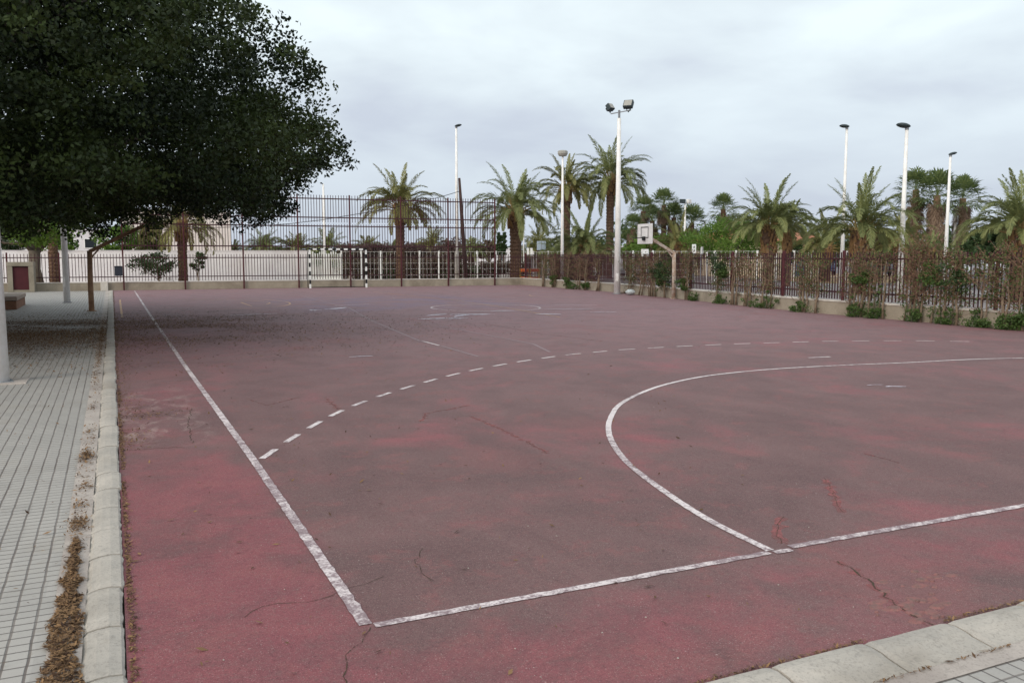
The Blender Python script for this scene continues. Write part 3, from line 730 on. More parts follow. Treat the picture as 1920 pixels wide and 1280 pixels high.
# ------------------------------------------------------------------ lamp posts
def pole_mesh(h, r0, r1, n=12): 
    b_ = MB(); b_.tube([(0, 0, 0), (0, 0, h * .5), (0, 0, h)], [r0, (r0 + r1) / 2, r1], n); return b_
def flood_pole(loc, h, label, rz=0, r0=.15):
    rt = empty('floodlight_pole', loc, rz, label, 'floodlight', 'tall white floodlight poles around the court')
    pole_mesh(h, r0, r0 * .55).build('pole', WHITEP, rt, True)
    b_ = MB(); b_.tube([(0, 0, 0), (0, 0, .015)], r0 * 1.7, 4); b_.build('base_plate', GREY, rt)
    dr_ = MB(); dr_.box((0, -r0 * .97, .75), (r0 * .9, .012, .34), 0, .004); dr_.build('access_door', WHITEP, rt)
    b_ = MB(); b_.tube([(0, 0, h), (0, 0, h + .35)], .05, 8); b_.bar((-.38, 0, h + .2), (.52, 0, h + .34), .04); b_.build('crossarm', GREY, rt)
    for (x, z, tw, s_) in ((-.40, .48, 1.0, .72), (.40, .58, -.25, .92)):
        M = Matrix.Rotation(tw, 3, 'Z') @ Matrix.Rotation(R(-35), 3, 'X')
        c = Vector((x, -.05, h + z))
        b_ = MB(); b_.box(c, (.46 * s_, .20, .42 * s_), 0, .02, M); b_.box(c + M @ Vector((0, .14, 0)), (.26 * s_, .12, .24 * s_), 0, .02, M); b_.bar(c + M @ Vector((-.25 * s_, 0, 0)), (x, 0, h + .25), .03); b_.bar(c + M @ Vector((.25 * s_, 0, 0)), (x, 0, h + .25), .03)
        o = b_.build('floodlight', LAMPD, rt)
        MB().box(c + M @ Vector((0, -.105, 0)), (.38 * s_, .012, .34 * s_), 0, .004, M).build('lens', GLASSL, o)
    return rt
p = g(1157, 551); flood_pole((p.x, p.y, 0), zat(222, p) + .0, 'tall white floodlight pole with two lamps beside the right hedge', R(-35))
p = g(126, 567); flood_pole((p.x, p.y, 0), 8.6, 'white pole rising into the big tree beside the rusty hoop stand', R(-35), .118)
p = g(-4, 716); flood_pole((p.x, p.y, 0), 8.6, 'white pole base at the left edge of the picture on the tiles', R(-35), .145)
MB().box((p.x + .05, p.y - .02, -.001), (.62, .56, .02), 0, .004).build('pole_footing', MORTAR)['kind'] = 'structure'
def disc_lamp(px, base_d, ytop, label, head_px, rz=0, kind='disc', r0=.11):
    p = at(px, base_d); h = zat(ytop, p)
    rt = empty('street_lamp', (p.x, p.y, 0), 0, label, 'street lamp', 'white street lamps beyond the fences')
    pole_mesh(h, r0, r0 * .5, 10).build('pole', WHITEP, rt, True)
    hw = head_px / 2 * base_d / 1630
    if kind == 'disc':
        # lens-shaped luminaire leaning on one side of the pole
        b_ = MB(); rings = [(0, -.09), (.45, -.10), (.85, -.05), (1, 0), (.85, .06), (.5, .11), (0, .125)]; n = 16; vs = []
        for (r2, z2) in rings:
            for k in range(n):
                a = 2 * math.pi * k / n; vs.append(Vector((hw * r2 * math.cos(a), hw * .75 * r2 * math.sin(a), z2 * hw * 2.8)))
        M = Matrix.Rotation(R(rz), 3, 'Y'); yaw = Matrix.Rotation(-YAW, 3, 'Z'); off = Vector((hw * (-.5 if rz > 0 else .5), 0, hw * .25 + .02))
        vs = [yaw @ (M @ v + off) + Vector((0, 0, h)) for v in vs]
        fs = [(i * n + k, i * n + (k + 1) % n, (i + 1) * n + (k + 1) % n, (i + 1) * n + k) for i in range(len(rings) - 1) for k in range(n)]
        b_.add(vs, fs); b_.build('lamp_head', LAMPD, rt, True)
        MB().tube([(0, 0, h - .08), (0, 0, h + .06)], r0 * .6, 8).build('collar', GREY, rt)
    elif kind == 'drum':
        b_ = MB(); b_.tube([(0, 0, h - .02), (0, 0, h + .10), (0, 0, h + .22), (0, 0, h + .27)], [hw * .75, hw, hw, hw * .8], 14); b_.build('lamp_head', GLASSL, rt)
    elif kind == 'twin':
        b_ = MB(); b_.bar((-hw, 0, h), (hw, 0, h), .06); b_.build('crossarm', GREY, rt)
        for s_ in (-1, 1): MB().box((s_ * hw, -.05, h + .16), (.5, .25, .34), s_ * .4, .03).build('lamp_head', LAMPD if s_ < 0 else SIGNW, rt)
    elif kind == 'arm':
        b_ = MB(); b_.bar((0, 0, h - .02), (-hw * 2, 0, h + .05), .06); b_.box((-hw * 2, 0, h + .06), (hw * 1.4, .25, .09), 0, .02); b_.build('lamp_head', LAMPD, rt)
    return rt
disc_lamp(857, 52, 238, 'tall white street lamp behind the leaning wooden pole', 14, -12, r0=.12)
disc_lamp(1054, 47, 292, 'white street lamp with a drum head between two palms', 19, 0, 'drum', .10)
disc_lamp(1579, 43, 240, 'white street lamp left of the tallest three on the right', 19, 5)
disc_lamp(1690, 35, 240, 'thickest white street lamp on the right with an oval dark head', 27, 9, r0=.125)
disc_lamp(1773, 44, 291, 'lower white street lamp with a tilted head right of the oval one', 16, -14)
disc_lamp(1788, 60, 388, 'short bare white lamp post in front of the shaggy palm skirts', 5, 0, 'arm', .13)
disc_lamp(1283, 75, 381, 'thin grey lamp post with twin heads above the palm clump', 14, 0, 'twin', .13)
disc_lamp(1321, 80, 416, 'small white lamp post showing over the bright green tree', 8, 0, 'arm', .14)
disc_lamp(982, 78, 398, 'thin grey lamp post right of the broad date palm', 4, 0, 'arm', .06)
disc_lamp(609, 62, 345, 'slim pale post seen through the high fence beside the big tree', 4, 0, 'arm', .13)

# leaning wooden pole and its cable
pb = back_at(874, 1.6); pt = Vector((pb.x, pb.y, 0)); top = at(862, (pb @ f0)); top.z = zat(334, top)
b_ = MB(); m1 = pb.lerp(top, .35); m2 = pb.lerp(top, .7); b_.tube([pb, m1, m2, top], [.155, .13, .11, .075], 8)
tag(b_.build('wooden_pole', WOOD, None, True), 'dark leaning wooden pole behind the high fence carrying a black cable', 'pole')
cb = []
for (x, y) in [(863, 358.6), (825, 370), (785, 379), (745, 388.5), (704, 396), (649, 405), (600, 413), (540, 420), (500, 423), (462, 425), (415, 426.5), (369, 427), (331, 424)]:
    q = back_at(x, 1.55 + (863 - x) * .002); q.z = zat(y, q); cb.append(q)
tag(MB().tube(cb, .018, 5).build('cable', BLACKM), 'black cable sagging from the leaning pole across the far fence', 'cable')

# ------------------------------------------------------------------ left-hand objects
p0 = back_at(12, -.62); p1 = back_at(62, -.62); cx = (p0 + p1) / 2; wd = (p1 - p0).length
cab = empty('utility_cabinet', (cx.x, cx.y, 0), math.atan(BB), 'concrete utility cabinet with a maroon metal door at the foot of the far wall', 'cabinet')
b_ = MB(); t_ = .22; hc = 1.42
b_.box((-wd / 2 + t_ / 2, .25, hc / 2 - .1), (t_, .7, hc - .2)); b_.box((wd / 2 - t_ / 2, .25, hc / 2 - .1), (t_, .7, hc - .2)); b_.box((0, .25, hc - .1), (wd + .02, .74, .2), 0, .01); b_.box((0, .45, hc / 2 - .1), (wd - 2 * t_, .3, hc - .2)); b_.box((0, .1, .05), (wd - 2 * t_, .36, .1))
b_.build('surround', concrete('cabinet_concrete', lin(132, 124, 110), lin(152, 144, 130), lin(104, 94, 80)), cab)
MB().box((0, 0, .65), (wd - 2 * t_ - .01, .04, 1.09), 0, .004).build('door', DOORR, cab)
c = g(33, 580); 
bn = empty('stone_bench', (c.x, c.y, 0), 0, 'low brown masonry bench block at the left edge on the tiles', 'bench')
b_ = MB(); b_.box((-1.4, 1.6, .13), (2.74, 3.14, .26)); b_.build('base', BENCH, bn)
MB().box((-1.4, 1.6, .345), (2.8, 3.2, .13), 0, .012).build('seat_slab', BENCHT, bn)
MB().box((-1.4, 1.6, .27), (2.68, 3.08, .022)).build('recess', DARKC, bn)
q = back_at(225, -.05)
bin_ = empty('litter_bin', (q.x, q.y - .12, 0), 0, 'small dark litter bin hung on the far fence post', 'bin')
b_ = MB(); b_.box((-.1, -.17, .95), (.36, .28, .46), 0, .02); b_.box((-.1, -.17, 1.19), (.39, .31, .03), 0, .006); b_.build('body', simple('dark_bin', (.03, .035, .05), .6, .2, 5, .1), bin_)
MB().box((-.1, -.17, 1.21), (.24, .18, .012)).build('opening', BLACKM, bin_)
# pillar in the far wall
q = back_at(193, -.08); tag(MB().box((q.x, q.y + .02, .2), (.34, .16, .47), math.atan(BB), .008).build('wall_pier', COPING), 'paler stub pier on the far low wall behind the rusty stand', 'pier')
# white plastic bag and stones by the right wall
q = g(1182, 553); b_ = MB(); r_ = random.Random(4)
vs = []; n = 12; mrg = 7
for i in range(mrg):
    for k in range(n):
        a = 2 * math.pi * k / n; ph_ = math.pi * i / (mrg - 1); r2 = math.sin(ph_) * .20 * (1 + mnoise.noise(Vector((math.cos(a) * 2, math.sin(a) * 2, i))) * .35)
        vs.append((q.x + r2 * math.cos(a) * 1.1, q.y + r2 * math.sin(a), .13 - .13 * math.cos(ph_) + .001))
b_.add(vs, [(i * n + k, (i + 1) * n + k, (i + 1) * n + (k + 1) % n, i * n + (k + 1) % n) for i in range(mrg - 1) for k in range(n)])
tag(b_.build('plastic_bag', simple('crumpled_bag', (.50, .53, .54), .5, .25, 12, .6)), 'crumpled pale plastic bag on the ground by the floodlight pole', 'bag')
q = g(1168, 550); tag(MB().box((q.x, q.y, .05), (.30, .2, .1), .6, .04).build('stone', BENCHT), 'small tan stone between the floodlight pole and the bag', 'stone')

# ------------------------------------------------------------------ vegetation builders
def blob_leaves(rng, centers, radii, n, L_, W_, up=.0, shell=.5):
    k = len(centers); idx = rng.integers(0, k, n) if not hasattr(n, '__len__') else np.repeat(np.arange(k), n)
    m_ = len(idx); d = rng.normal(size=(m_, 3)); d /= np.linalg.norm(d, axis=1, keepdims=True)
    r_ = rng.random(m_) ** (shell)
    P = centers[idx] + d * r_[:, None] * radii[idx][:, None] * np.array([1, 1, .7])
    dirs = d * .6 + rng.normal(size=(m_, 3)) * .7; dirs[:, 2] += up
    s = rng.uniform(.7, 1.3, m_)
    Q = rot_quads(P, L_ * s, W_ * s, rng, 1.0, dirs)
    return Q, idx
def tree_limbs(b_, base, top_pts, r0, seed, mid_z):
    r2 = random.Random(seed)
    fork = Vector(base) + Vector((r2.uniform(-.2, .2), r2.uniform(-.2, .2), mid_z))
    b_.tube([base, Vector(base).lerp(fork, .5) + Vector((r2.uniform(-.08, .08), 0, 0)), fork], [r0 * 1.25, r0, r0 * .95], 10)
    for tpt in top_pts:
        tpt = Vector(tpt); L_ = (tpt - fork).length
        p1 = fork.lerp(tpt, .33) + Vector((r2.uniform(-1, 1), r2.uniform(-1, 1), r2.uniform(0, 1))) * L_ * .07; p2 = fork.lerp(tpt, .68) + Vector((r2.uniform(-1, 1), r2.uniform(-1, 1), r2.uniform(-1, 1))) * L_ * .06
        ra = r0 * r2.uniform(.4, .6)
        b_.tube([fork - Vector((0, 0, .2)), p1, p2, tpt], [ra, ra * .75, ra * .5, ra * .2], 7)

# the big fig tree; trunk stands left of the picture
def fig_tree():
    rng = np.random.default_rng(12)
    base = np.array([-7.5, 20.5, 0.0]); cen = np.array([-7.1, 23.6])
    rt = empty('fig_tree', tuple(base), 0, 'huge dense dark green tree overhanging the left of the court', 'tree')
    zs = [2.55, 2.9, 3.4, 4.4, 5.3, 6.2, 7.1, 8.0, 9.4, 10.6, 11.8, 12.6]; rs = [10.6, 11.2, 11.7, 12.1, 12.3, 11.8, 11.0, 10.5, 9.9, 8.6, 6.2, 3.0]
    C = []; Rd = []
    for _ in range(13500):
        z = rng.uniform(2.1, 12.4) if rng.random() < .85 else rng.uniform(2.1, 4.5); Rm = np.interp(z, zs, rs); a = rng.uniform(0, 2 * math.pi)
        lump = 1 + .17 * mnoise.noise(Vector((math.cos(a) * 3.2, math.sin(a) * 3.2, z * .55))) + .17 * mnoise.noise(Vector((math.cos(a) * 6, math.sin(a) * 6, z * 1.1)))
        t = rng.random() ** .30
        if z > 10 and rng.random() < .6: continue
        t = min(t, 1.0)
        r_ = Rm * lump * t - .45
        x, y = cen[0] + r_ * math.cos(a), cen[1] + r_ * math.sin(a)
        zb = 2.45 - .30 * max(0, min(1, (1.5 - x) / 4)) + .30 * max(0, 15.5 - y) + .65 * mnoise.noise(Vector((x * .35, y * .35, 7))) + .15 * mnoise.noise(Vector((x * 1.2, y * 1.2, 7)))
        if z < zb + .3 or r_ > Rm * 1.09 - .3: continue
        if t > .72 and abs(mnoise.noise(Vector((x * .42, y * .42, z * .5)) + Vector((9, 9, 9)))) < .038: continue
        # gaps
        if mnoise.noise(Vector((x * .55, y * .55, z * .75))) < -.50: continue
        C.append((x, y, z)); Rd.append(rng.uniform(.26, .55))
    C = np.array(C) - base; Rd = np.array(Rd); cv = rng.random(len(C))
    Q, idx = blob_leaves(rng, C, Rd, [108] * len(C), .092, .056, .1, .42)
    big = np.array([mnoise.noise(Vector((c[0] * .5, c[1] * .5, c[2] * .6))) for c in C]) * 1.3 + .35
    hgt = np.clip(big[idx] * .8 + cv[idx] * .3 + rng.random(len(idx)) * .35 - .2, 0, 1)
    quads_np('crown', Q, FIGLEAF, rt, hgt)
    b_ = MB(); r2 = random.Random(3)
    tips = []
    for i in range(26):
        a = 2 * math.pi * i / 26 + r2.uniform(-.15, .15); z = r2.choice([4.2, 5.6, 7, 8.5, 10]); r_ = np.interp(z, zs, rs) * r2.uniform(.7, .92)
        tips.append((cen[0] - base[0] + r_ * math.cos(a), cen[1] - base[1] + r_ * math.sin(a), z))
    tree_limbs(b_, (0, 0, 0), tips, .48, 5, 2.0)
    b_.tube([(0, 0, 1.7), (2.6, -.1, 2.35), (5.2, -.4, 3.1), (8.4, .6, 4.4)], [.34, .27, .2, .07], 9)
    for tpt in tips:
        for _ in range(4):
            q = Vector(tpt) * r2.uniform(.55, .95); q2 = q + Vector((r2.uniform(-1, 1), r2.uniform(-1, 1), r2.uniform(-.5, .7))) * 1.3
            b_.tube([q, (q + q2) / 2 + Vector((0, 0, .1)), q2], [.045, .03, .012], 5)
    b_.build('trunk', BARKD, rt, True)
fig_tree()

def crown_tree(name, px, d, base_y_z, y_top, y_bot, w_px, label, mat, seed, nclump=60, leaf=(.22, .12), per=55, trunk_r=.16, bark=BARK, conical=False, group=None, cat='tree', lean=0):
    rng = np.random.default_rng(seed); p = at(px, d); k = d / 1630
    rt = empty(name, (p.x, p.y, base_y_z), 0, label, cat, group)
    z0 = zat(y_bot, p) - base_y_z; z1 = zat(y_top, p) - base_y_z; rw = w_px * k / 2
    C = []; Rd = []
    while len(C) < nclump:
        t = rng.random(); a = rng.uniform(0, 2 * math.pi)
        prof = (1 - t) * 1.0 + .06 if conical else math.sqrt(max(.02, 1 - (2 * t - 1) ** 2)) * (1 if t > .25 else .9)
        rr_ = rw * prof * rng.random() ** .45 * (1 + .25 * mnoise.noise(Vector((a * 1.5, t * 3, seed))))
        C.append((rr_ * math.cos(a) + lean * t, rr_ * math.sin(a), z0 + (z1 - z0) * t)); Rd.append(rng.uniform(.12, .24) * (rw + (z1 - z0) / 2) * (.6 if conical else 1))
    C = np.array(C); Rd = np.array(Rd); cv = rng.random(nclump)
    Q, idx = blob_leaves(rng, C, Rd, [per] * nclump, leaf[0], leaf[1], .15, .5)
    quads_np('crown', Q, mat, rt, np.clip(cv[idx] * .7 + rng.random(len(idx)) * .4 - .05, 0, 1))
    b_ = MB(); r2 = random.Random(seed)
    tree_limbs(b_, (0, 0, 0), [tuple(C[i] * .9) for i in range(0, nclump, max(1, nclump // 7))], trunk_r, seed, max(.3, z0 * .8 if z0 > .5 else .3))
    b_.build('trunk', bark, rt, True)
    return rt

# palms ------------------------------------------------------------------------------
def frond_quads(rng, org, az, el, L_, droop, lw, npairs, leaflet, roll=.0):
    """feather frond: rachis strip plus pairs of leaflets"""
    n = 14; P = []; e_ = el; p = np.array(org, float); st = L_ / n
    h = np.array([math.cos(az), math.sin(az), 0])
    for i in range(n + 1):
        P.append(p.copy()); d = h * math.cos(e_) + np.array([0, 0, math.sin(e_)]); p = p + d * st; e_ -= droop / n * (.5 + 1.1 * i / n)
    P = np.array(P); T = np.gradient(P, axis=0); T /= np.linalg.norm(T, axis=1, keepdims=True)
    side = np.array([-h[1], h[0], 0]); Q = []; V = []
    for i in range(n):
        w_ = .035 * (1 - i / n) + .008
        Q.append([P[i] - side * w_, P[i] + side * w_, P[i + 1] + side * w_ * .8, P[i + 1] - side * w_ * .8]); V.append(.85)
    ts = np.linspace(.20, .995, npairs)
    for t in ts:
        f = t * n; i = min(int(f), n - 1); u = f - i; q = P[i] * (1 - u) + P[i + 1] * u; tg = T[i] * (1 - u) + T[i + 1] * u
        nrm = np.cross(side, tg); prof = math.sin(math.pi * min(1, t * .86 + .12)) ** .6
        for s_ in (-1, 1):
            ll = leaflet * prof * rng.uniform(.85, 1.12)
            dv = side * s_ * rng.uniform(.55, .95) + tg * (.75 + t * .5) + nrm * rng.uniform(-.55, .4)
            dv = dv + np.array([0, 0, -.13]); dv /= np.linalg.norm(dv)
            wv = np.cross(dv, nrm); wv /= np.linalg.norm(wv) + 1e-9; tip = q + dv * ll + np.array([0, 0, -.10 * ll])
            m_ = q + dv * ll * .5
            Q.append([q, m_ + wv * lw / 2, tip, m_ - wv * lw / 2]); V.append(rng.random() * .8)
    return Q, V
def palm(px, d, y_hub, y_top, w_px, label, mat=PALMLEAF, seed=1, tr=.28, nf=40, bulb=1.25, base_z=0, px_base=None, boots=True, group=None, low=-.35, npairs=58, h_boot=1.0):
    """date palm; y_hub = where fronds leave the trunk, y_top = top of the crown, w_px = crown width"""
    rng = np.random.default_rng(seed); p = at(px_base or px, d); hub = at(px, d); hub.z = zat(y_hub, hub); k = d / 1630
    rt = empty('palm_tree', (p.x, p.y, base_z), 0, label, 'palm', group)
    H = Vector((hub.x - p.x, hub.y - p.y, hub.z - base_z)); L_ = max(w_px * k / 2 * 1.30, (zat(y_top, hub) - hub.z) * 1.08)
    # trunk with leaf-scar rings
    b_ = MB(); n = 26; m_ = 12; vs = []
    nr = max(8, int(H.z / .11))
    for i in range(nr + 1):
        t = i / nr; c = H * t; c.x = H.x * t * t; c.y = H.y * t * t
        r_ = tr * (1.12 - .12 * min(1, t * 3)) * (1 + (bulb - 1) * max(0, min(1, (t - (1 - 1.6 / max(H.z, 1.7))) / .35)))
        r_ *= (1.06 if i % 2 else .94)
        for kk in range(m_):
            a = 2 * math.pi * kk / m_ + i * .26
            rr_ = r_ * (1 + .09 * mnoise.noise(Vector((math.cos(a) * 3, math.sin(a) * 3, i * .9 + seed))))
            vs.append((c.x + rr_ * math.cos(a), c.y + rr_ * math.sin(a), c.z))
    b_.add(vs, [(i * m_ + kk, i * m_ + (kk + 1) % m_, (i + 1) * m_ + (kk + 1) % m_, (i + 1) * m_ + kk) for i in range(nr) for kk in range(m_)] + [tuple(range(nr * m_, (nr + 1) * m_))])
    r2 = random.Random(seed)
    b_.build('trunk', PTRUNK, rt, False)
    if boots:
        b_ = MB()
        for i in range(70):
            a = i * 2.4; t = r2.random(); z = H.z - h_boot * (1 - t) ; r_ = tr * bulb * (1.0 - .12 * t)
            q = Vector((H.x + r_ * math.cos(a), H.y + r_ * math.sin(a), z)); o_ = Vector((math.cos(a) * .42, math.sin(a) * .42, .9)) * r2.uniform(.14, .28)
            b_.tube([q - Vector((0, 0, .12)), q + o_ * .5, q + o_ + Vector((0, 0, .03))], [.07, .05, .018], 4)
        b_.build('leaf_bases', PBOOT, rt)
    Q, V = [], []; pet = MB()
    for i in range(nf):
        t = (i + .5) / nf; el = R(86) - (R(86) - low * .6 - .22) * t ** .95 + rng.normal() * .08; az = i * 2.39996 + rng.normal() * .3
        Lf = L_ * rng.uniform(.74, 1.1) * (.92 if t < .2 else 1); dr = 1.3 + .8 * math.sin(math.pi * min(1, t * .8)) + rng.uniform(-.2, .3)
        if t < .15: dr *= .45
        o_ = (H.x + math.cos(az) * tr * .5, H.y + math.sin(az) * tr * .5, H.z - .25 * t)
        q_, v_ = frond_quads(rng, o_, az, el, Lf, dr, .026 + .00045 * d, npairs, L_ * ((.10 if t < .25 else .15) if d < 70 else .24))
        a0, a1, a2 = (Vector((q_[k][0] + q_[k][1]) / 2) for k in (0, 2, 4)); pet.tube([a0, a1, a2], [.045, .03, .014], 4, False)
        Q += q_; V += [min(1, x * .8 + (.25 if t > .75 else 0) + rng.random() * .15) for x in v_]
    quads_np('crown', np.array(Q), mat, rt, V)
    if d < 70: pet.build('leaf_stalks', STALK, rt)
    return rt
def fan_palm(px, d, y_hub, y_top, w_px, label, seed=1, tr=.22, nf=36, skirt=0, base_z=0, group=None):
    rng = np.random.default_rng(seed); p = at(px, d); k = d / 1630; zh = zat(y_hub, p) - base_z; Rw = w_px * k / 2
    rt = empty('fan_palm', (p.x, p.y, base_z), 0, label, 'palm', group)
    b_ = MB(); b_.tube([(0, 0, 0), (.04, 0, zh * .5), (0, 0, zh)], [tr * 1.2, tr, tr * .9], 9); b_.build('trunk', SKIRT if skirt > 50 else PTRUNK, rt)
    def fan(o_, az, el, pet, rad, Q, V, dead=False):
        h = np.array([math.cos(az) * math.cos(el), math.sin(az) * math.cos(el), math.sin(el)]); s_ = np.array([-math.sin(az), math.cos(az), 0]); n_ = np.cross(s_, h)
        tip = o_ + h * pet; Q.append([o_ - s_ * .02, o_ + s_ * .02, tip + s_ * .015, tip - s_ * .015]); V.append(.9)
        for j in range(15):
            a = (j - 7) / 7 * 1.75; dv = h * math.cos(a) + s_ * math.sin(a) + n_ * (-.25 * abs(math.sin(a)) + rng.normal() * .12); dv /= np.linalg.norm(dv)
            wv = np.cross(dv, n_); wv /= np.linalg.norm(wv); rl = rad * rng.uniform(.85, 1.1) * (1 - .25 * abs(a) / 1.75); e1 = tip + dv * rl * .62; e2 = tip + dv * rl + np.array([0, 0, -.22 * rl])
            Q.append([tip, e1 + wv * rad * .045, e2, e1 - wv * rad * .045]); V.append(rng.random() * .85)
    Q, V = [], []
    for i in range(nf):
        t = (i + .5) / nf; el = R(85) - R(118) * t + rng.normal() * .12; az = i * 2.4 + rng.normal() * .2
        fan(np.array([0, 0, zh - .25 * t]), az, el, Rw * .52, Rw * .50, Q, V)
    quads_np('crown', np.array(Q), FANLEAF, rt, V)
    if skirt:
        Q, V = [], []; zl = skirt * k
        for i in range(int(24 + zl * 26)):
            z = zh - .3 - zl * rng.random() ** 1.1; az = i * 2.4 + rng.normal() * .3
            fan(np.array([math.cos(az) * tr, math.sin(az) * tr, z]), az, R(-66) + rng.normal() * .12, Rw * .14, Rw * .30, Q, V)
        quads_np('dead_skirt', np.array(Q), SKIRTL, rt, V)
    return rt

# date palms behind the far fence
palm(342, 51, 418, 360, 150, 'palm behind the far fence in front of the cream building, crown touching the big tree', PALMWARM, 21, .26, 34, 1.15, low=-.5)
palm(751, 52.5, 388, 318, 150, 'date palm behind the high fence right of the goal', PALMWARM, 22, .27, 46, 1.1, low=-.25)
palm(967, 53.5, 396, 297, 165, 'broad date palm with a thick trunk just right of the high fence end', PALMLEAF, 23, .36, 56, 1.25, low=-.2)
palm(1062, 60.0, 352, 288, 118, 'date palm behind the drum headed street lamp', PALMWARM, 24, .26, 46, 1.15, low=-.4)
palm(1143, 63.0, 338, 245, 140, 'tallest date palm, slim trunk beside the floodlight pole', PALMLEAF, 25, .28, 50, 1.35, low=-.35)
palm(1096, 56.0, 462, 378, 118, 'low bushy date palm below the tallest palm', PALMLEAF, 26, .40, 46, 1.3, low=-.35)
palm(100, 51, 400, 350, 90, 'rough dark palm trunk behind the far fence beside the pale tree trunk', PALMWARM, 27, .27, 20, 1.0, low=-.3, boots=False)
# small far palms behind the white wall and hedge
SMALL = [(495, 78, 466, 436, 56, 'small far palm left of the two over the goal'), (556, 80, 470, 444, 60, 'small far palm over the left goal post'), (616, 80, 470, 443, 60, 'small far palm over the middle of the goal'),
         (690, 76, 468, 441, 48, 'small far palm just left of the date palm by the goal'), (735, 84, 474, 456, 40, 'tiny far palm hidden behind the date palm trunk'), (811, 72, 464, 434, 56, 'small far palm right of the date palm by the goal'),
         (884, 76, 472, 449, 44, 'small far palm right of the leaning pole'), (1012, 82, 466, 431, 70, 'grey far palm left of the drum headed lamp'), (440, 86, 470, 452, 30, 'tiny far palm at the corner of the cream building')]
for i, (x, d, yh, yt, w_, lb) in enumerate(SMALL): palm(x, d, yh, yt, w_ * 1.25, lb, PALMWARM if i % 2 else PALMLEAF, 40 + i, .26, 40, 1.2, npairs=28, low=-.1, boots=False, group='small palms far behind the far fence')
# date palms beyond the right fence
palm(1441, 41.0, 424, 322, 128, 'grey green date palm with a swollen orange trunk left of the smaller palm', PALMLEAF, 31, .25, 44, 1.3, low=.35, h_boot=1.3)
palm(1476, 46.0, 436, 362, 100, 'smaller date palm in front of the tiled house', PALMLEAF, 32, .17, 34, 1.2, low=.4)
palm(1612, 36.0, 432, 312, 168, 'wide arching date palm between two white street lamps', PALMLEAF, 33, .26, 48, 1.35, low=.25, h_boot=1.1)
palm(1912, 30.0, 432, 305, 190, 'date palm at the right edge of the picture', PALMLEAF, 34, .28, 46, 1.35, low=.3, h_boot=1.1)
palm(1690, 52.0, 456, 400, 110, 'yellowish date palm behind the oval headed lamp', PALMWARM, 35, .35, 38, 1.3, low=-.3)
palm(1548, 54.0, 462, 385, 96, 'date palm behind the left street lamp on the right', PALMWARM, 36, .3, 34, 1.2, low=-.3)
palm(1745, 48.0, 474, 436, 90, 'drooping grey date palm low behind the hedge right of the oval lamp', PALMLEAF, 37, .3, 34, 1.2, low=-.3)
palm(1272, 62.0, 460, 392, 92, 'feathery date palm behind the basketball backboard', PALMWARM, 38, .34, 38, 1.2, low=-.55)
palm(1040, 70.0, 478, 455, 70, 'low palm at the foot of the drum headed lamp', PALMLEAF, 39, .3, 26, 1.2, npairs=20, low=-.25, boots=False)
palm(1132, 74.0, 476, 452, 60, 'low palm at the foot of the tallest palm', PALMWARM, 139, .3, 26, 1.2, npairs=20, low=-.25, boots=False)
# fan palms
FANS = [(1186, 74, 424, 400, 34, 30, 'fan palm lowest and leftmost of the clump behind the backboard'), (1205, 76, 392, 366, 36, 30, 'fan palm just above the backboard'), (1243, 78, 380, 354, 38, 22, 'tallest fan palm of the clump right of the backboard'),
        (1222, 80, 410, 392, 36, 30, 'fan palm in the middle of the clump behind the backboard'), (1262, 78, 404, 384, 36, 30, 'fan palm between the tallest one and the twin headed lamp'), (1296, 80, 414, 390, 44, 30, 'fan palm right of the twin headed lamp'),
        (1354, 76, 388, 362, 36, 40, 'lone fan palm above the bright green tree'), (1712, 60, 352, 322, 50, 60, 'fan palm behind the oval headed lamp'), (1752, 58, 362, 334, 58, 88, 'fan palm with a long brown skirt left of the tilted lamp'),
        (1800, 60, 368, 342, 52, 92, 'fan palm with a shaggy brown skirt right of the tilted lamp'), (1178, 78, 452, 436, 34, 24, 'fan palm low beside the floodlight pole')]
for i, (x, d, yh, yt, w_, sk, lb) in enumerate(FANS): fan_palm(x, d, yh + 4, yt, w_ * 2.0, lb, 60 + i, .24, 46, sk, group='fan palms beyond the fences')

# broadleaf trees
crown_tree('tree', 68, 46.2, 0, 380, 452, 200, 'tree with a smooth grey trunk standing by the maroon cabinet', OLIVE, 71, 70, (.20, .12), 60, .30, BARK)
crown_tree('tree', 1375, 58, 0, 415, 480, 175, 'bright green feathery tree beyond the right fence', OLIVE, 72, 130, (.20, .07), 90, .16, BARK)
crown_tree('tree', 1862, 55, 0, 425, 482, 110, 'dark green tree left of the palm at the right edge', DARKG, 73, 80, (.26, .16), 60, .2, BARK)
crown_tree('tree', 1800, 70, 0, 448, 486, 90, 'dark green bushy tree below the shaggy palm skirts', DARKG, 74, 60, (.26, .16), 50, .2, BARK)
crown_tree('tree', 1240, 72, 0, 446, 482, 130, 'light green bushy tree below the backboard', OLIVE, 75, 70, (.26, .14), 60, .2, BARK)
crown_tree('tree', 1540, 62, 0, 452, 488, 120, 'dark bushy tree beside the tiled house', DARKG, 76, 70, (.26, .14), 60, .2, BARK)
crown_tree('tree', 1650, 62, 0, 440, 488, 130, 'olive green tree behind the wide arching palm', HEDGEB, 77, 80, (.26, .12), 60, .2, BARK)
crown_tree('cypress', 285, 60, 0, 404, 474, 56, 'conical olive green conifer behind the white wall', leafmat('conifer_leaves', (.045, .060, .012), (.095, .105, .025), .15), 78, 120, (.16, .07), 90, .15, BARK, True)
crown_tree('tree', 232, 62, 0, 428, 476, 92, 'mid green tree behind the white wall left of the conifer', OLIVE, 79, 60, (.22, .12), 60, .2, BARK)
crown_tree('tree', 20, 64, 0, 425, 470, 80, 'dark layered conifer behind the white wall at the far left', DARKG, 80, 60, (.30, .06), 60, .12, BARK)
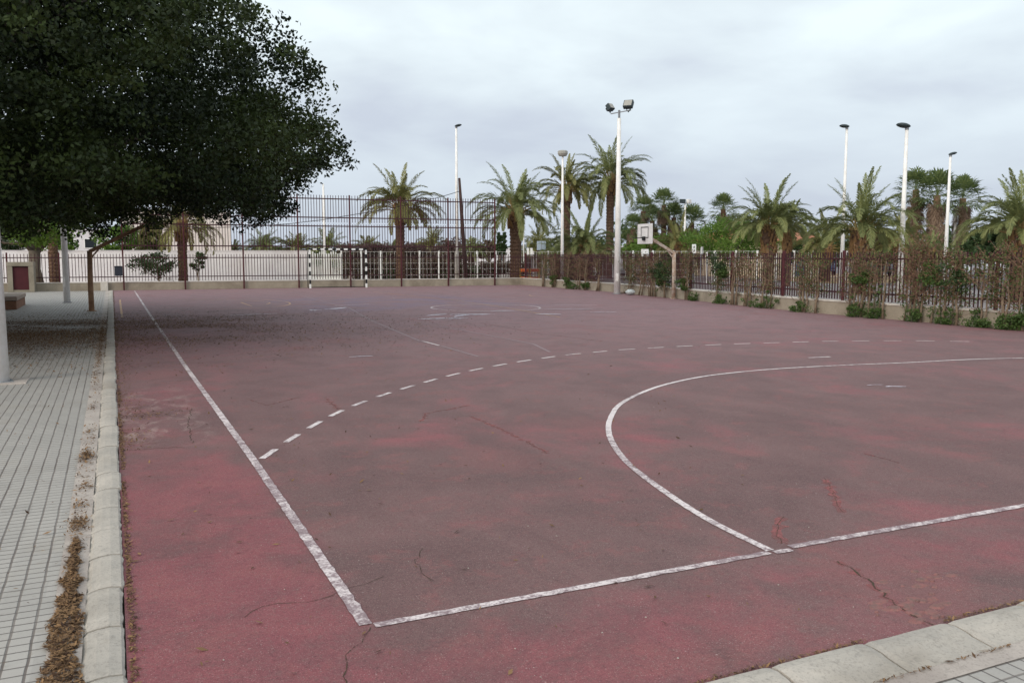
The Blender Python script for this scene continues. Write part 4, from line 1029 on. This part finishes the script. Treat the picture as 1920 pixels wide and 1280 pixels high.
for i, x in enumerate((935, 940, 946)): crown_tree('cypress', x, 84, 0, 437 + (i % 2) * 6, 476, 9, ['narrow dark cypress, left one of three', 'narrow dark cypress, middle one of three', 'narrow dark cypress, right one of three'][i] + ' left of the broad palm', DARKG, 81 + i, 34, (.22, .10), 60, .1, BARK, True, group='narrow cypresses in a row')
crown_tree('tree', 790, 88, 0, 458, 482, 90, 'dusty far tree right of the date palm by the goal', HEDGEB, 85, 50, (.3, .2), 40, .15, BARK)
crown_tree('tree', 915, 90, 0, 456, 482, 60, 'dusty far tree behind the end of the high fence', HEDGEB, 86, 44, (.3, .2), 40, .15, BARK)
crown_tree('tree', 1020, 92, 0, 452, 482, 70, 'dull green far tree behind the grey road sign', DARKG, 87, 44, (.3, .2), 40, .15, BARK)
crown_tree('tree', 1105, 95, 0, 448, 482, 120, 'dull green far tree behind the low bushy palm', DARKG, 88, 60, (.3, .2), 45, .15, BARK)
crown_tree('tree', 1450, 95, 0, 440, 484, 150, 'far green tree behind the tiled house', DARKG, 89, 70, (.3, .2), 45, .15, BARK)
crown_tree('tree', 1930, 75, 0, 440, 484, 160, 'far dark tree beyond the right edge palm', DARKG, 90, 70, (.3, .2), 45, .15, BARK)

# ------------------------------------------------------------------ the hedge of leggy shrubs along the right wall
def shrub(px, ybase, label, nst=2, tw=1.0, green=.3, width=1.0, seed=0, h=1.95, lean=0, clump=None, group='leggy shrubs growing along the right wall'):
    rng = np.random.default_rng(seed + 300); r2 = random.Random(seed); p = g(px, ybase); 
    p.x = wallx(p.y) - .14
    # keep the seen column
    v = at(px, 1)
    for _ in range(6):
        y_ = v.y / v.x * (wallx(p.y) - .14); p = Vector((wallx(y_) - .14, y_, 0))
    rt = empty('fence_shrub', (p.x, p.y, 0), 0, label, 'shrub', group)
    b_ = MB(); tips = []
    for s_ in range(nst):
        x = (s_ - (nst - 1) / 2) * .16 + r2.uniform(-.04, .04); pts = []; y = x * .9
        for i in range(6):
            t = i / 5; pts.append(Vector((-.04 * t + r2.uniform(-.03, .03) + .12 * t, y + lean * t + r2.uniform(-.045, .045), h * t * r2.uniform(.96, 1.0) * .86)))
        pts[0].z = -.02
        rr_ = r2.uniform(.018, .040)
        b_.tube(pts, [rr_ * 1.3, rr_, rr_ * .85, rr_ * .7, rr_ * .55, rr_ * .35], 6)
        tips += pts[2:]
    b_.build('stems', STEMS, rt, True)
    b_ = MB(); ends = []
    for i in range(int(62 * tw)):
        q = tips[r2.randrange(len(tips))] + Vector((0, 0, r2.uniform(-.35, .1))); a = r2.uniform(0, 2 * math.pi); L_ = r2.uniform(.25, .75) * width
        dv = Vector((math.cos(a) * .35, math.sin(a), r2.uniform(-.1, .9))).normalized(); m_ = q + dv * L_ * .5 + Vector((0, 0, r2.uniform(-.05, .08))); e_ = q + dv * L_ + Vector((0, 0, r2.uniform(-.1, .15)))
        if e_.z > h + .15: e_.z = h + r2.uniform(-.05, .2)
        b_.tube([q, m_, e_], [.008, .006, .003], 3, False); ends += [m_, e_]
        for _ in range(2):
            f_ = m_.lerp(e_, r2.random()); f2 = f_ + Vector((r2.uniform(-.06, .06), r2.uniform(-.2, .2), r2.uniform(-.05, .22))); b_.tube([f_, f2], [.005, .003], 3, False); ends.append(f2)
    b_.build('twigs', TWIG, rt)
    E_ = np.array([tuple(x) for x in ends])
    for (nm, mat, dens, sz) in (('dry_leaves', DRYL, 1.0 - green * .8, .048), ('green_leaves', WEEDG, green * 1.5, .055)):
        n = int(len(E_) * 2.6 * dens * (1.5 if nm == 'green_leaves' else 1.15))
        if n < 5: continue
        c_ = E_[rng.integers(0, len(E_), n)] + rng.normal(size=(n, 3)) * .05
        quads_np(nm, rot_quads(c_, sz * rng.uniform(.7, 1.3, n), sz * .55, rng), mat, rt, rng.random(n))
    if clump:
        for (dy, z, r_) in clump:
            C = np.array([(rng.normal() * .08, dy + rng.normal() * r_ * .45, z + rng.normal() * r_ * .4) for _ in range(12)]); Q, idx = blob_leaves(rng, C, np.full(12, r_ * .5), [60] * 12, .07, .045)
            quads_np('green_leaves', Q, DARKG if r_ > .3 else WEEDG, rt, rng.random(len(idx)))
    return rt
SH = [(1018, 537, 2, .9, .5, 'leafy green shrub at the far corner of the hedge row', None), (1037, 539, 3, 1.1, .15, 'dense brown shrub at the corner where the two fences meet', [(0, .5, .3)]),
      (1064, 541, 2, 1.0, .25, 'brown shrub just right of the drum headed lamp post', [(0, .35, .3)]), (1084, 542, 2, 1.1, .12, 'thin two stemmed brown shrub between drum lamp and floodlight pole', None),
      (1097, 543, 2, 1.0, .10, 'brown shrub with slanting bare stems left of the floodlight pole', [(0, .2, .22)]), (1122, 545, 2, .8, .1, 'shrub with pale bare stems nearest left of the floodlight pole', None),
      (1182, 551, 2, 1.2, .55, 'greenish shrub standing behind the pale plastic bag', None), (1203, 553, 2, 1.2, .2, 'brown shrub under the white backboard', None),
      (1222, 555, 4, 1.3, .15, 'thick bunch of stems below the right edge of the backboard', [(-.5, 1.15, .38)]), (1247, 557, 1, 1.0, .7, 'leafy dark green shrub left of the white hoop stand', [(0, .95, .5), (.3, .65, .3)]),
      (1288, 566, 2, 1.2, .3, 'shrub with one stout stem right of the white hoop stand', [(.2, .6, .25)]), (1345, 569, 1, .6, .7, 'small leafy shrub hanging from the top of the fence between two maroon posts', [(0, 1.35, .45), (-.3, 1.15, .3)]),
      (1377, 572, 3, .9, .2, 'brown shrub beside the fence post below the bright green tree', None), (1402, 574, 3, .9, .25, 'many stemmed brown shrub left of the swollen palm', None),
      (1437, 577, 4, 1.0, .3, 'spreading bare shrub in front of the swollen palm trunk', None), (1508, 582, 3, 1.1, .4, 'slim twiggy shrub between the blue car and the fence', None),
      (1532, 584, 1, .7, .5, 'sparse climbing shrub left of the left street lamp', None), (1607, 590, 4, 1.5, .3, 'dense bare brush of twigs below the wide arching palm', None),
      (1645, 593, 4, 1.3, .35, 'brown shrub left of the thickest street lamp', [(.5, 1.1, .25)]), (1712, 600, 3, 1.7, .2, 'tall bare twiggy shrub just right of the thickest street lamp', None),
      (1730, 601, 2, 1.3, .15, 'stout forked bare shrub topping the fence right of the thickest lamp', None), (1765, 605, 3, 1.2, .4, 'stout stemmed shrub in front of the tilted lamp pole', [(.3, 1.2, .3)]),
      (1795, 607, 2, 1.3, .5, 'leafy mixed shrub right of the tilted lamp pole', [(0, 1.1, .35)]), (1850, 612, 2, 1.0, .5, 'tall pale stemmed shrub left of the last fence post', None),
      (1888, 615, 2, .9, .55, 'tall brown shrub right of the last fence post', None), (1918, 618, 2, .9, .5, 'brown shrub cut by the right edge of the picture', [(0, .3, .3)]),
      (1960, 622, 3, 1.3, .3, 'brown shrub just outside the right edge', None)]
for i, (x, y, n, tw, gr_, lb, cl) in enumerate(SH[:-1]):
    hh_ = 1.80 if x < 1600 else 1.88
    if x in (1712, 1730): hh_ = 2.2
    shrub(x, y, lb, n, tw, gr_, 1.0 if x < 1240 else .8, i, hh_, 0, cl)
# weeds at the wall foot
def weed(px, py, w_px, h, label, seed, mat=WEEDG):
    rng = np.random.default_rng(seed + 500); v = at(px, 1); y_ = v.y / v.x * 19
    for _ in range(6): y_ = v.y / v.x * (wallx(y_) - .22)
    p = Vector((wallx(y_) - .22, y_, 0)); k = (p @ f0) / 1630; w_ = w_px * k
    rt = empty('weed_clump', (p.x, p.y, 0), 0, label, 'weed', 'green weeds at the foot of the right wall')
    C = np.array([(rng.normal() * .10, rng.normal() * w_ * .36, abs(rng.normal()) * h * .42 + .04) for _ in range(22)])
    Q, idx = blob_leaves(rng, C, rng.uniform(.05, .15, 22), [30] * 22, .055, .03, .4)
    Q[:, :, 2] = np.maximum(Q[:, :, 2], .002); quads_np('leaves', Q, mat, rt, rng.random(len(idx)))
    b_ = MB()
    for c_ in C: b_.tube([(c_[0] * .4, c_[1] * .6, 0), tuple(c_)], [.008, .004], 4)
    b_.build('stems', WEEDG, rt)
for i, (x, y, w_, h, lb) in enumerate([(1075, 541, 30, .4, 'low weeds at the wall foot near the corner hedge'), (1352, 570, 26, .35, 'small tuft at the wall between the hoop stand and the next post'), (1300, 566, 18, .3, 'tuft at the foot of the stout stem right of the hoop stand'),
                                       (1430, 577, 60, .55, 'largest round green weed clump below the swollen palm'), (1500, 582, 50, .32, 'flat weed clump below the slim twiggy shrub'), (1608, 592, 34, .4, 'weed clump below the wide arching palm'),
                                       (1645, 593, 42, .75, 'tall weed clump left of the thickest street lamp'), (1720, 601, 40, .6, 'weed clump below the tall bare shrub'), (1782, 607, 40, .6, 'weed clump below the tilted lamp pole'),
                                       (1838, 611, 44, .35, 'low weed clump left of the last fence post'), (1895, 615, 70, .45, 'broad weed bed at the right edge of the picture')]): weed(x, y, w_, h, lb, i)
# bush in front of the white wall
crown_tree('bush', 292, 49.0, 0, 478, 514, 92, 'dark green bush behind the far fence, left of the palm', DARKG, 95, 44, (.12, .08), 50, .05, STEMS, cat='bush')
crown_tree('bush', 372, 49.2, 0, 474, 506, 30, 'small dark bush behind the far fence, right of the palm', DARKG, 96, 22, (.12, .08), 40, .04, STEMS, cat='bush')
crown_tree('bush', 323, 46.6, 0, 512, 544, 26, 'small bare yellowish bush at the foot of the far wall', HEDGEB, 97, 10, (.06, .04), 14, .03, STEMS, cat='bush')
crown_tree('bush', 118, 57, 0, 440, 478, 60, 'light green bush over the white wall beside the white pole', OLIVE, 98, 34, (.2, .12), 50, .08, STEMS, cat='bush')

# ------------------------------------------------------------------ walls, buildings and fences beyond
def wall_box(name, pA, pB, z0, z1, th, m, label, cat, parent=None):
    a, c = Vector(pA), Vector(pB); t = (c - a); ang = math.atan2(t.y, t.x); mid = (a + c) / 2
    n = Vector((-math.sin(ang), math.cos(ang), 0)); q = mid + n * th / 2
    o = MB().box((q.x, q.y, (z0 + z1) / 2), (t.length, th, z1 - z0), ang).build(name, m, parent)
    if label: tag(o, label, cat)
    return o
wv = wall_box('boundary_wall', at(-420, 55), at(578, 58), -.05, 2.02, .25, WHITEW, 'long white rendered wall behind the far fence', 'wall')
a, c = at(-420, 55), at(578, 58); MB().box(((a + c) / 2 + Vector((0, .12, 2.045))), ((c - a).length + .02, .31, .05), math.atan2((c - a).y, (c - a).x), .01).build('coping', WHITEW, wv)
# white picket gate
pg = empty('picket_gate', tuple(at(578, 57.9)), 0, 'white arched picket gate seen through the goal', 'gate'); a, c = at(580, 57.9), at(640, 58.2); b_ = MB()
for i in range(15):
    q = a.lerp(c, i / 14) - a; hh_ = 1.95 + .1 * math.sin(i * 1.3); b_.box((q.x, q.y, hh_ / 2), (.085, .04, hh_), 0, .01)
b_.build('pickets', SIGNW, pg); b_ = MB(); e_ = c - a
for z in (.4, 1.5): MB().bar((0, .04, z), (e_.x, e_.y + .04, z), .05).build('rail', SIGNW, pg)
b_.box((e_.x / 2, e_.y / 2 + .05, .15), (e_.length, .16, .3), math.atan2(e_.y, e_.x)); b_.build('plinth', SIGNW, pg)
# pale post and wire fence
wf = empty('post_and_wire_fence', (0, 0, 0), 0, 'pale fence of white posts and wire mesh across the far side of the street', 'fence')
WF = [at(640, 61), at(1000, 63), at(1150, 58), at(1420, 55), at(1620, 58)]
dist_ = 0
for a, c in zip(WF, WF[1:]):
    n = int((c - a).length / 1.3); 
    for i in range(n):
        q = a.lerp(c, i / n); MB().box((q.x, q.y, 1.0), (.10, .10, 2.12), 0, .01).build('post', SIGNW if i % 3 else WHITEP, wf)
    b_ = MB()
    for z in (.35, .8, 1.2, 1.6, 2.0): b_.bar(a + zz * z, c + zz * z, .012)
    m_ = int((c - a).length / .28)
    for i in range(m_): q = a.lerp(c, i / m_); b_.bar(q + zz * .1, q + zz * 2.02, .010)
    b_.build('mesh_panel', WHITEP, wf)
# hedges and flowers far behind
def hedge(name, pa, pb, h, th, mat, label, seed, n=90, per=70, cat='hedge', z0=0, leaf=(.2, .12)):
    rng = np.random.default_rng(seed); a, c = np.array(pa), np.array(pb); m_ = Vector((pa + pb) / 2)
    t = rng.random(n)[:, None]; C = a * (1 - t) + c * t + rng.normal(size=(n, 3)) * np.array([th * .3, th * .3, 0]); C[:, 2] = z0 + .2 + rng.random(n) * (h - .4)
    rt = empty(name, (m_.x, m_.y, 0), 0, label, cat)
    Q, idx = blob_leaves(rng, C - np.array([m_.x, m_.y, 0]), rng.uniform(.35, .6, n), [per] * n, leaf[0], leaf[1]); quads_np('leaves', Q, mat, rt, rng.random(len(idx)))
    b_ = MB()
    for i in range(0, n, 4): q = C[i] - np.array([m_.x, m_.y, 0]); b_.tube([(q[0], q[1], 0), tuple(q)], [.04, .02], 4)
    b_.build('stems', STEMS, rt)
hedge('hedge', at(640, 64), at(870, 66), 1.55, .8, HEDGEB, 'clipped brown green hedge behind the far fence right of the goal', 1, 150)
hedge('hedge', at(700, 64.8), at(900, 66.4), .95, .8, DARKG, 'low dark green hedge in front of the brown one', 11, 120)
hedge('bougainvillea', at(640, 67), at(860, 69), 1.6, .8, BOUG, 'long dull purplish hedge over the clipped one', 2, 120, 60, 'bush', 1.1)
hedge('bougainvillea', at(840, 66), at(862, 66), 2.5, .8, BOUG, 'red bush left of the leaning pole', 3, 24, 60, 'bush', .6)
hedge('hedge', at(880, 70), at(990, 72), 1.3, .8, HEDGEB, 'dry hedge behind the broad palm', 4, 60)
hedge('hedge', at(1045, 52), at(1105, 50), 1.75, .6, HEDGEB, 'dry brown hedge behind the bars left of the floodlight pole', 5, 60, 70)
# cream building and white building on the left
def building(px0, px1, d, y_top, depth, m, label, wins=(), roof=None, d1=None):
    a, c = at(px0, d), at(px1, d1 or d); c = c * (a.y / c.y); mid = (a + c) / 2; ang = math.atan2((c - a).y, (c - a).x); ln = (c - a).length; h = zat(y_top, a)
    rt = empty('building', (mid.x, mid.y, 0), ang, label, 'building')
    MB().box((0, depth / 2, h / 2), (ln, depth, h)).build('wall', m, rt)
    MB().box((0, depth / 2, h + .06), (ln + .15, depth + .15, .16), 0, .02).build('parapet', m, rt)
    for (u, z, ww, hw) in wins:
        o = MB().box((u * ln / 2, -.02, z), (ww, .06, hw), 0, .01).build('window', SIGNW, rt); MB().box((u * ln / 2, -.055, z), (ww - .14, .02, hw - .14)).build('pane', GLASS, o)
    return rt
building(232, 434, 74, 396, 10, CREAMW, 'plain cream building behind the white wall')
building(-160, 205, 84, 428, 12, WHITEW, 'long white building far left behind the white wall', [(-.5, 3.0, 1.2, 1.0), (.2, 3.0, 1.2, 1.0), (.8, 3.0, 1.2, 1.0)])
building(905, 975, 120, 466, 8, WHITEW, 'small far white building behind the high fence end', [(0, 1.5, 1, 1)])
building(1135, 1170, 110, 463, 8, WHITEW, 'small far white building left of the floodlight pole', [(0, 1.6, 1, 1)])
# tiled house
a, c = at(1452, 66), at(1560, 72); mid = (a + c) / 2; ang = math.atan2((c - a).y, (c - a).x); ln = (c - a).length
hs = empty('house', (mid.x, mid.y, 0), ang, 'cream house with a terracotta tiled roof beyond the right fence', 'house')
MB().box((0, 4, 1.45), (ln, 8, 2.9)).build('wall', simple('cream_house_render', (.62, .52, .38), .85, .1, 2, .1), hs)
rf = MB(); hx, hy, e1, e2 = ln / 2 + .4, 4.4, 2.9, 4.1
rf.add([(-hx, -.4, e1), (hx, -.4, e1), (hx, 8.4, e1), (-hx, 8.4, e1), (-hx + 1.5, 4, e2), (hx - 1.5, 4, e2), (-hx, -.4, e1 - .12), (hx, -.4, e1 - .12), (hx, 8.4, e1 - .12), (-hx, 8.4, e1 - .12)], [(0, 1, 5, 4), (1, 2, 5), (2, 3, 4, 5), (3, 0, 4), (6, 7, 1, 0), (7, 8, 2, 1), (8, 9, 3, 2), (9, 6, 0, 3), (9, 8, 7, 6)])
tm = Mat('terracotta_tiles', .85); wv_ = tm.n('ShaderNodeTexWave'); wv_.inputs['Scale'].default_value = 4; wv_.inputs['Distortion'].default_value = 1; tm.l(tm.co.outputs['Object'], wv_.inputs['Vector'])
tm.color(tm.mix(tm.noise(3, 5), (.30, .11, .06), (.46, .20, .12))); tm.bump(wv_.outputs[0], .6, .05); rf.build('roof', tm.m, hs)
for u in (-.5, .1, .7):
    o = MB().box((u * ln / 2, -.03, 1.6), (1.0, .08, 1.1), 0, .01).build('window', SIGNW, hs); MB().box((u * ln / 2, -.075, 1.6), (.84, .02, .94)).build('pane', GLASS, o)

# ------------------------------------------------------------------ signs
def sign(px, d, y0, y1, w_px, label, face=SIGNW, art=None, rz=0, back=False, ypole=None):
    p = at(px, d); k = d / 1630; zt, zb = zat(y0, p), zat(y1, p); w_ = w_px * k
    rt = empty('road_sign', (p.x, p.y, 0), -YAW + rz, label, 'sign')
    MB().tube([(0, .05, 0), (0, .05, zt - .05)], .035, 8).build('post', GREY, rt)
    pl = MB().box((0, 0, (zt + zb) / 2), (w_, .03, zt - zb), 0, .006).build('panel', face, rt)
    if art: 
        b_ = MB(); art(b_, w_, zt - zb, (zt + zb) / 2); b_.build('symbol', BLACKM if not back else GREY, pl)
    return rt
def art_person(b_, w_, h, z):       # two small walking-figure shapes stacked
    for dz in (.17, -.22):
        c = z + h * dz; b_.tube([(0, -.017, c + h * .13), (0, -.022, c + h * .13)], h * .045, 8); b_.box((0, -.018, c + h * .03), (w_ * .16, .004, h * .12)); b_.box((-w_ * .08, -.018, c - h * .08), (w_ * .07, .004, h * .12)); b_.box((w_ * .08, -.018, c - h * .08), (w_ * .07, .004, h * .12)); b_.box((0, -.0185, c + h * .05), (w_ * .42, .004, h * .03))
sign(1301, 40, 458, 475, 7.5, 'white upright sign with a dark figure symbol right of the hoop stand', SIGNW, art_person)
sign(1316, 44, 463, 477, 6, 'grey back of a turned sign right of the figure sign', WHITEP, lambda b_, w_, h, z: b_.box((0, -.018, z), (w_ * .16, .004, h * .9)), .7, True)
sign(1015, 70, 452, 469, 17, 'blue grey square road sign right of the broad palm', simple('blue_grey_panel', (.32, .38, .46), .5, .1, 3, 0), lambda b_, w_, h, z: b_.box((0, -.018, z), (w_ * .05, .004, h * .96)), 0, True)
sign(990, 66, 465, 479, 4.2, 'narrow white board left of its twin below the blue grey sign'); sign(996.5, 66, 465, 480, 4.5, 'narrow white board right of its twin below the blue grey sign')
sign(1117, 60, 468, 475, 4, 'tiny white sign left of the floodlight pole')
sign(1209, 38, 467, 481, 14, 'white square sign below the backboard', SIGNW, lambda b_, w_, h, z: (b_.box((0, -.018, z - h * .3), (w_ * .3, .004, h * .2)), b_.box((w_ * .1, -.018, z + h * .1), (w_ * .1, .004, h * .1))))
p = at(1325, 50); tag(MB().tube([(p.x, p.y, 0), (p.x, p.y, zat(473, p))], .05, 8).build('bollard', WHITEP), 'slim white post right of the two upright signs', 'post')
# barriers beyond the corner
def barrier(px, d, m1, label):
    p = at(px, d); rt = empty('road_barrier', (p.x, p.y, 0), -YAW, label, 'barrier')
    b_ = MB(); b_.box((0, 0, .85), (.50, .09, .18), 0, .02); b_.box((0, 0, .42), (.46, .08, .10), 0, .02); b_.build('panel', m1, rt)
    for x in (-.26, .26):
        b_ = MB(); b_.box((x, 0, .48), (.06, .06, .96), 0, .01); b_.box((x, 0, .03), (.10, .45, .05), 0, .01); b_.build('leg', paint('yellow_plastic', (.62, .40, .06)), rt)
ORG = paint('orange_plastic', (.60, .12, .03)); barrier(984, 52, ORG, 'red and yellow plastic barrier left one at the far corner'); barrier(1003, 52, ORG, 'red and yellow plastic barrier right one at the far corner')

# ------------------------------------------------------------------ cars
def car(px, d, rz, m, label):
    p = at(px, d, .11); rt = empty('parked_car', tuple(p), rz, label, 'car', 'cars parked beyond the right fence')
    prof = [(-2.05, .35), (-2.1, .62), (-2.0, .85), (-1.55, .93), (-.95, 1.38), (.35, 1.42), (1.05, .98), (1.85, .86), (2.08, .62), (2.05, .32)]
    def slab(prof, hw, inset, ztop=.95):
        b_ = MB(); n = len(prof); vs = []
        for (y, ii) in ((-hw, 1), (hw, 1)):
            for (x, z) in prof: vs.append((x, y * (1 - (inset * max(0, z - ztop) / .5)), z))
        return b_.add(vs, [tuple(range(n))[::-1], tuple(range(n, 2 * n))] + [(i, (i + 1) % n, n + (i + 1) % n, n + i) for i in range(n)])
    slab(prof, .84, .22).build('body', m, rt)
    gl = MB(); gp = [(-1.35, .98), (-.88, 1.31), (.30, 1.34), (.90, .99)]
    for s_ in (-1, 1): gl.add([(x, s_ * (.848 - (.84 * .22 * max(0, z - .95) / .5)), z) for x, z in gp], [(0, 1, 2, 3)])
    gl.build('side_window', GLASS, rt)
    b_ = MB(); b_.add([(1.02, -.7, 1.012), (1.02, .7, 1.012), (.40, .62, 1.40), (.40, -.62, 1.40)], [(0, 1, 2, 3)]); b_.build('windscreen', GLASS, rt)
    for x in (-1.3, 1.3):
        for s_ in (-1, 1):
            o = MB().tube([(x, s_ * .72, .31), (x, s_ * .88, .31)], .31, 16).build('wheel', RUBBER, rt); MB().tube([(x, s_ * .80, .31), (x, s_ * .89, .31)], .18, 12).build('rim', GREY, o)
    for s_ in (-1, 1): MB().box((2.04, s_ * .6, .68), (.08, .3, .13), 0, .02).build('headlight', GLASSL, rt)
car(1545, 74, R(50), paint('blue_car_paint', (.03, .05, .11)), 'blue car parked behind the fence left of the left street lamp')
car(1480, 78, R(60), paint('silver_car_paint', (.42, .46, .52)), 'silver car parked behind the smaller date palm')
car(1770, 66, R(70), paint('white_car_paint', (.72, .72, .74)), 'white car parked behind the tilted lamp pole')
car(1838, 68, R(70), paint('pale_grey_car_paint', (.5, .5, .53)), 'pale grey car parked farther right behind the hedge')
car(1660, 70, R(60), paint('dark_grey_car_paint', (.08, .09, .11)), 'dark grey car parked behind the wide arching palm')
p = at(1502, 66); ct = empty('recycling_container', (p.x, p.y, .11), R(-20), 'blue recycling container between two parked cars', 'container')
MB().box((0, 0, .55), (.62, .62, 1.1), 0, .06).build('body', paint('blue_plastic', (.03, .10, .20)), ct); MB().box((0, 0, 1.14), (.66, .66, .08), 0, .02).build('lid', paint('blue_lid', (.02, .08, .2)), ct)

# far wooded skyline, reads as one mass
rng = np.random.default_rng(99); C = []
for i in range(1300):
    px = rng.uniform(-300, 2300); d = rng.uniform(130, 190); top = 5.8 if px > 1150 else 2.6
    q = at(px, d); C.append((q.x, q.y, rng.uniform(.2, top + .8 * mnoise.noise(Vector((px * .01, 0, 0))))))
C = np.array(C); Q, idx = blob_leaves(rng, C, rng.uniform(1.2, 2.0, len(C)), [34] * len(C), .75, .5); 
tag(quads_np('distant_woodland', Q, DARKG, None, rng.random(len(idx))), 'thin dull green line of far trees along the horizon', 'woodland', None, 'stuff')
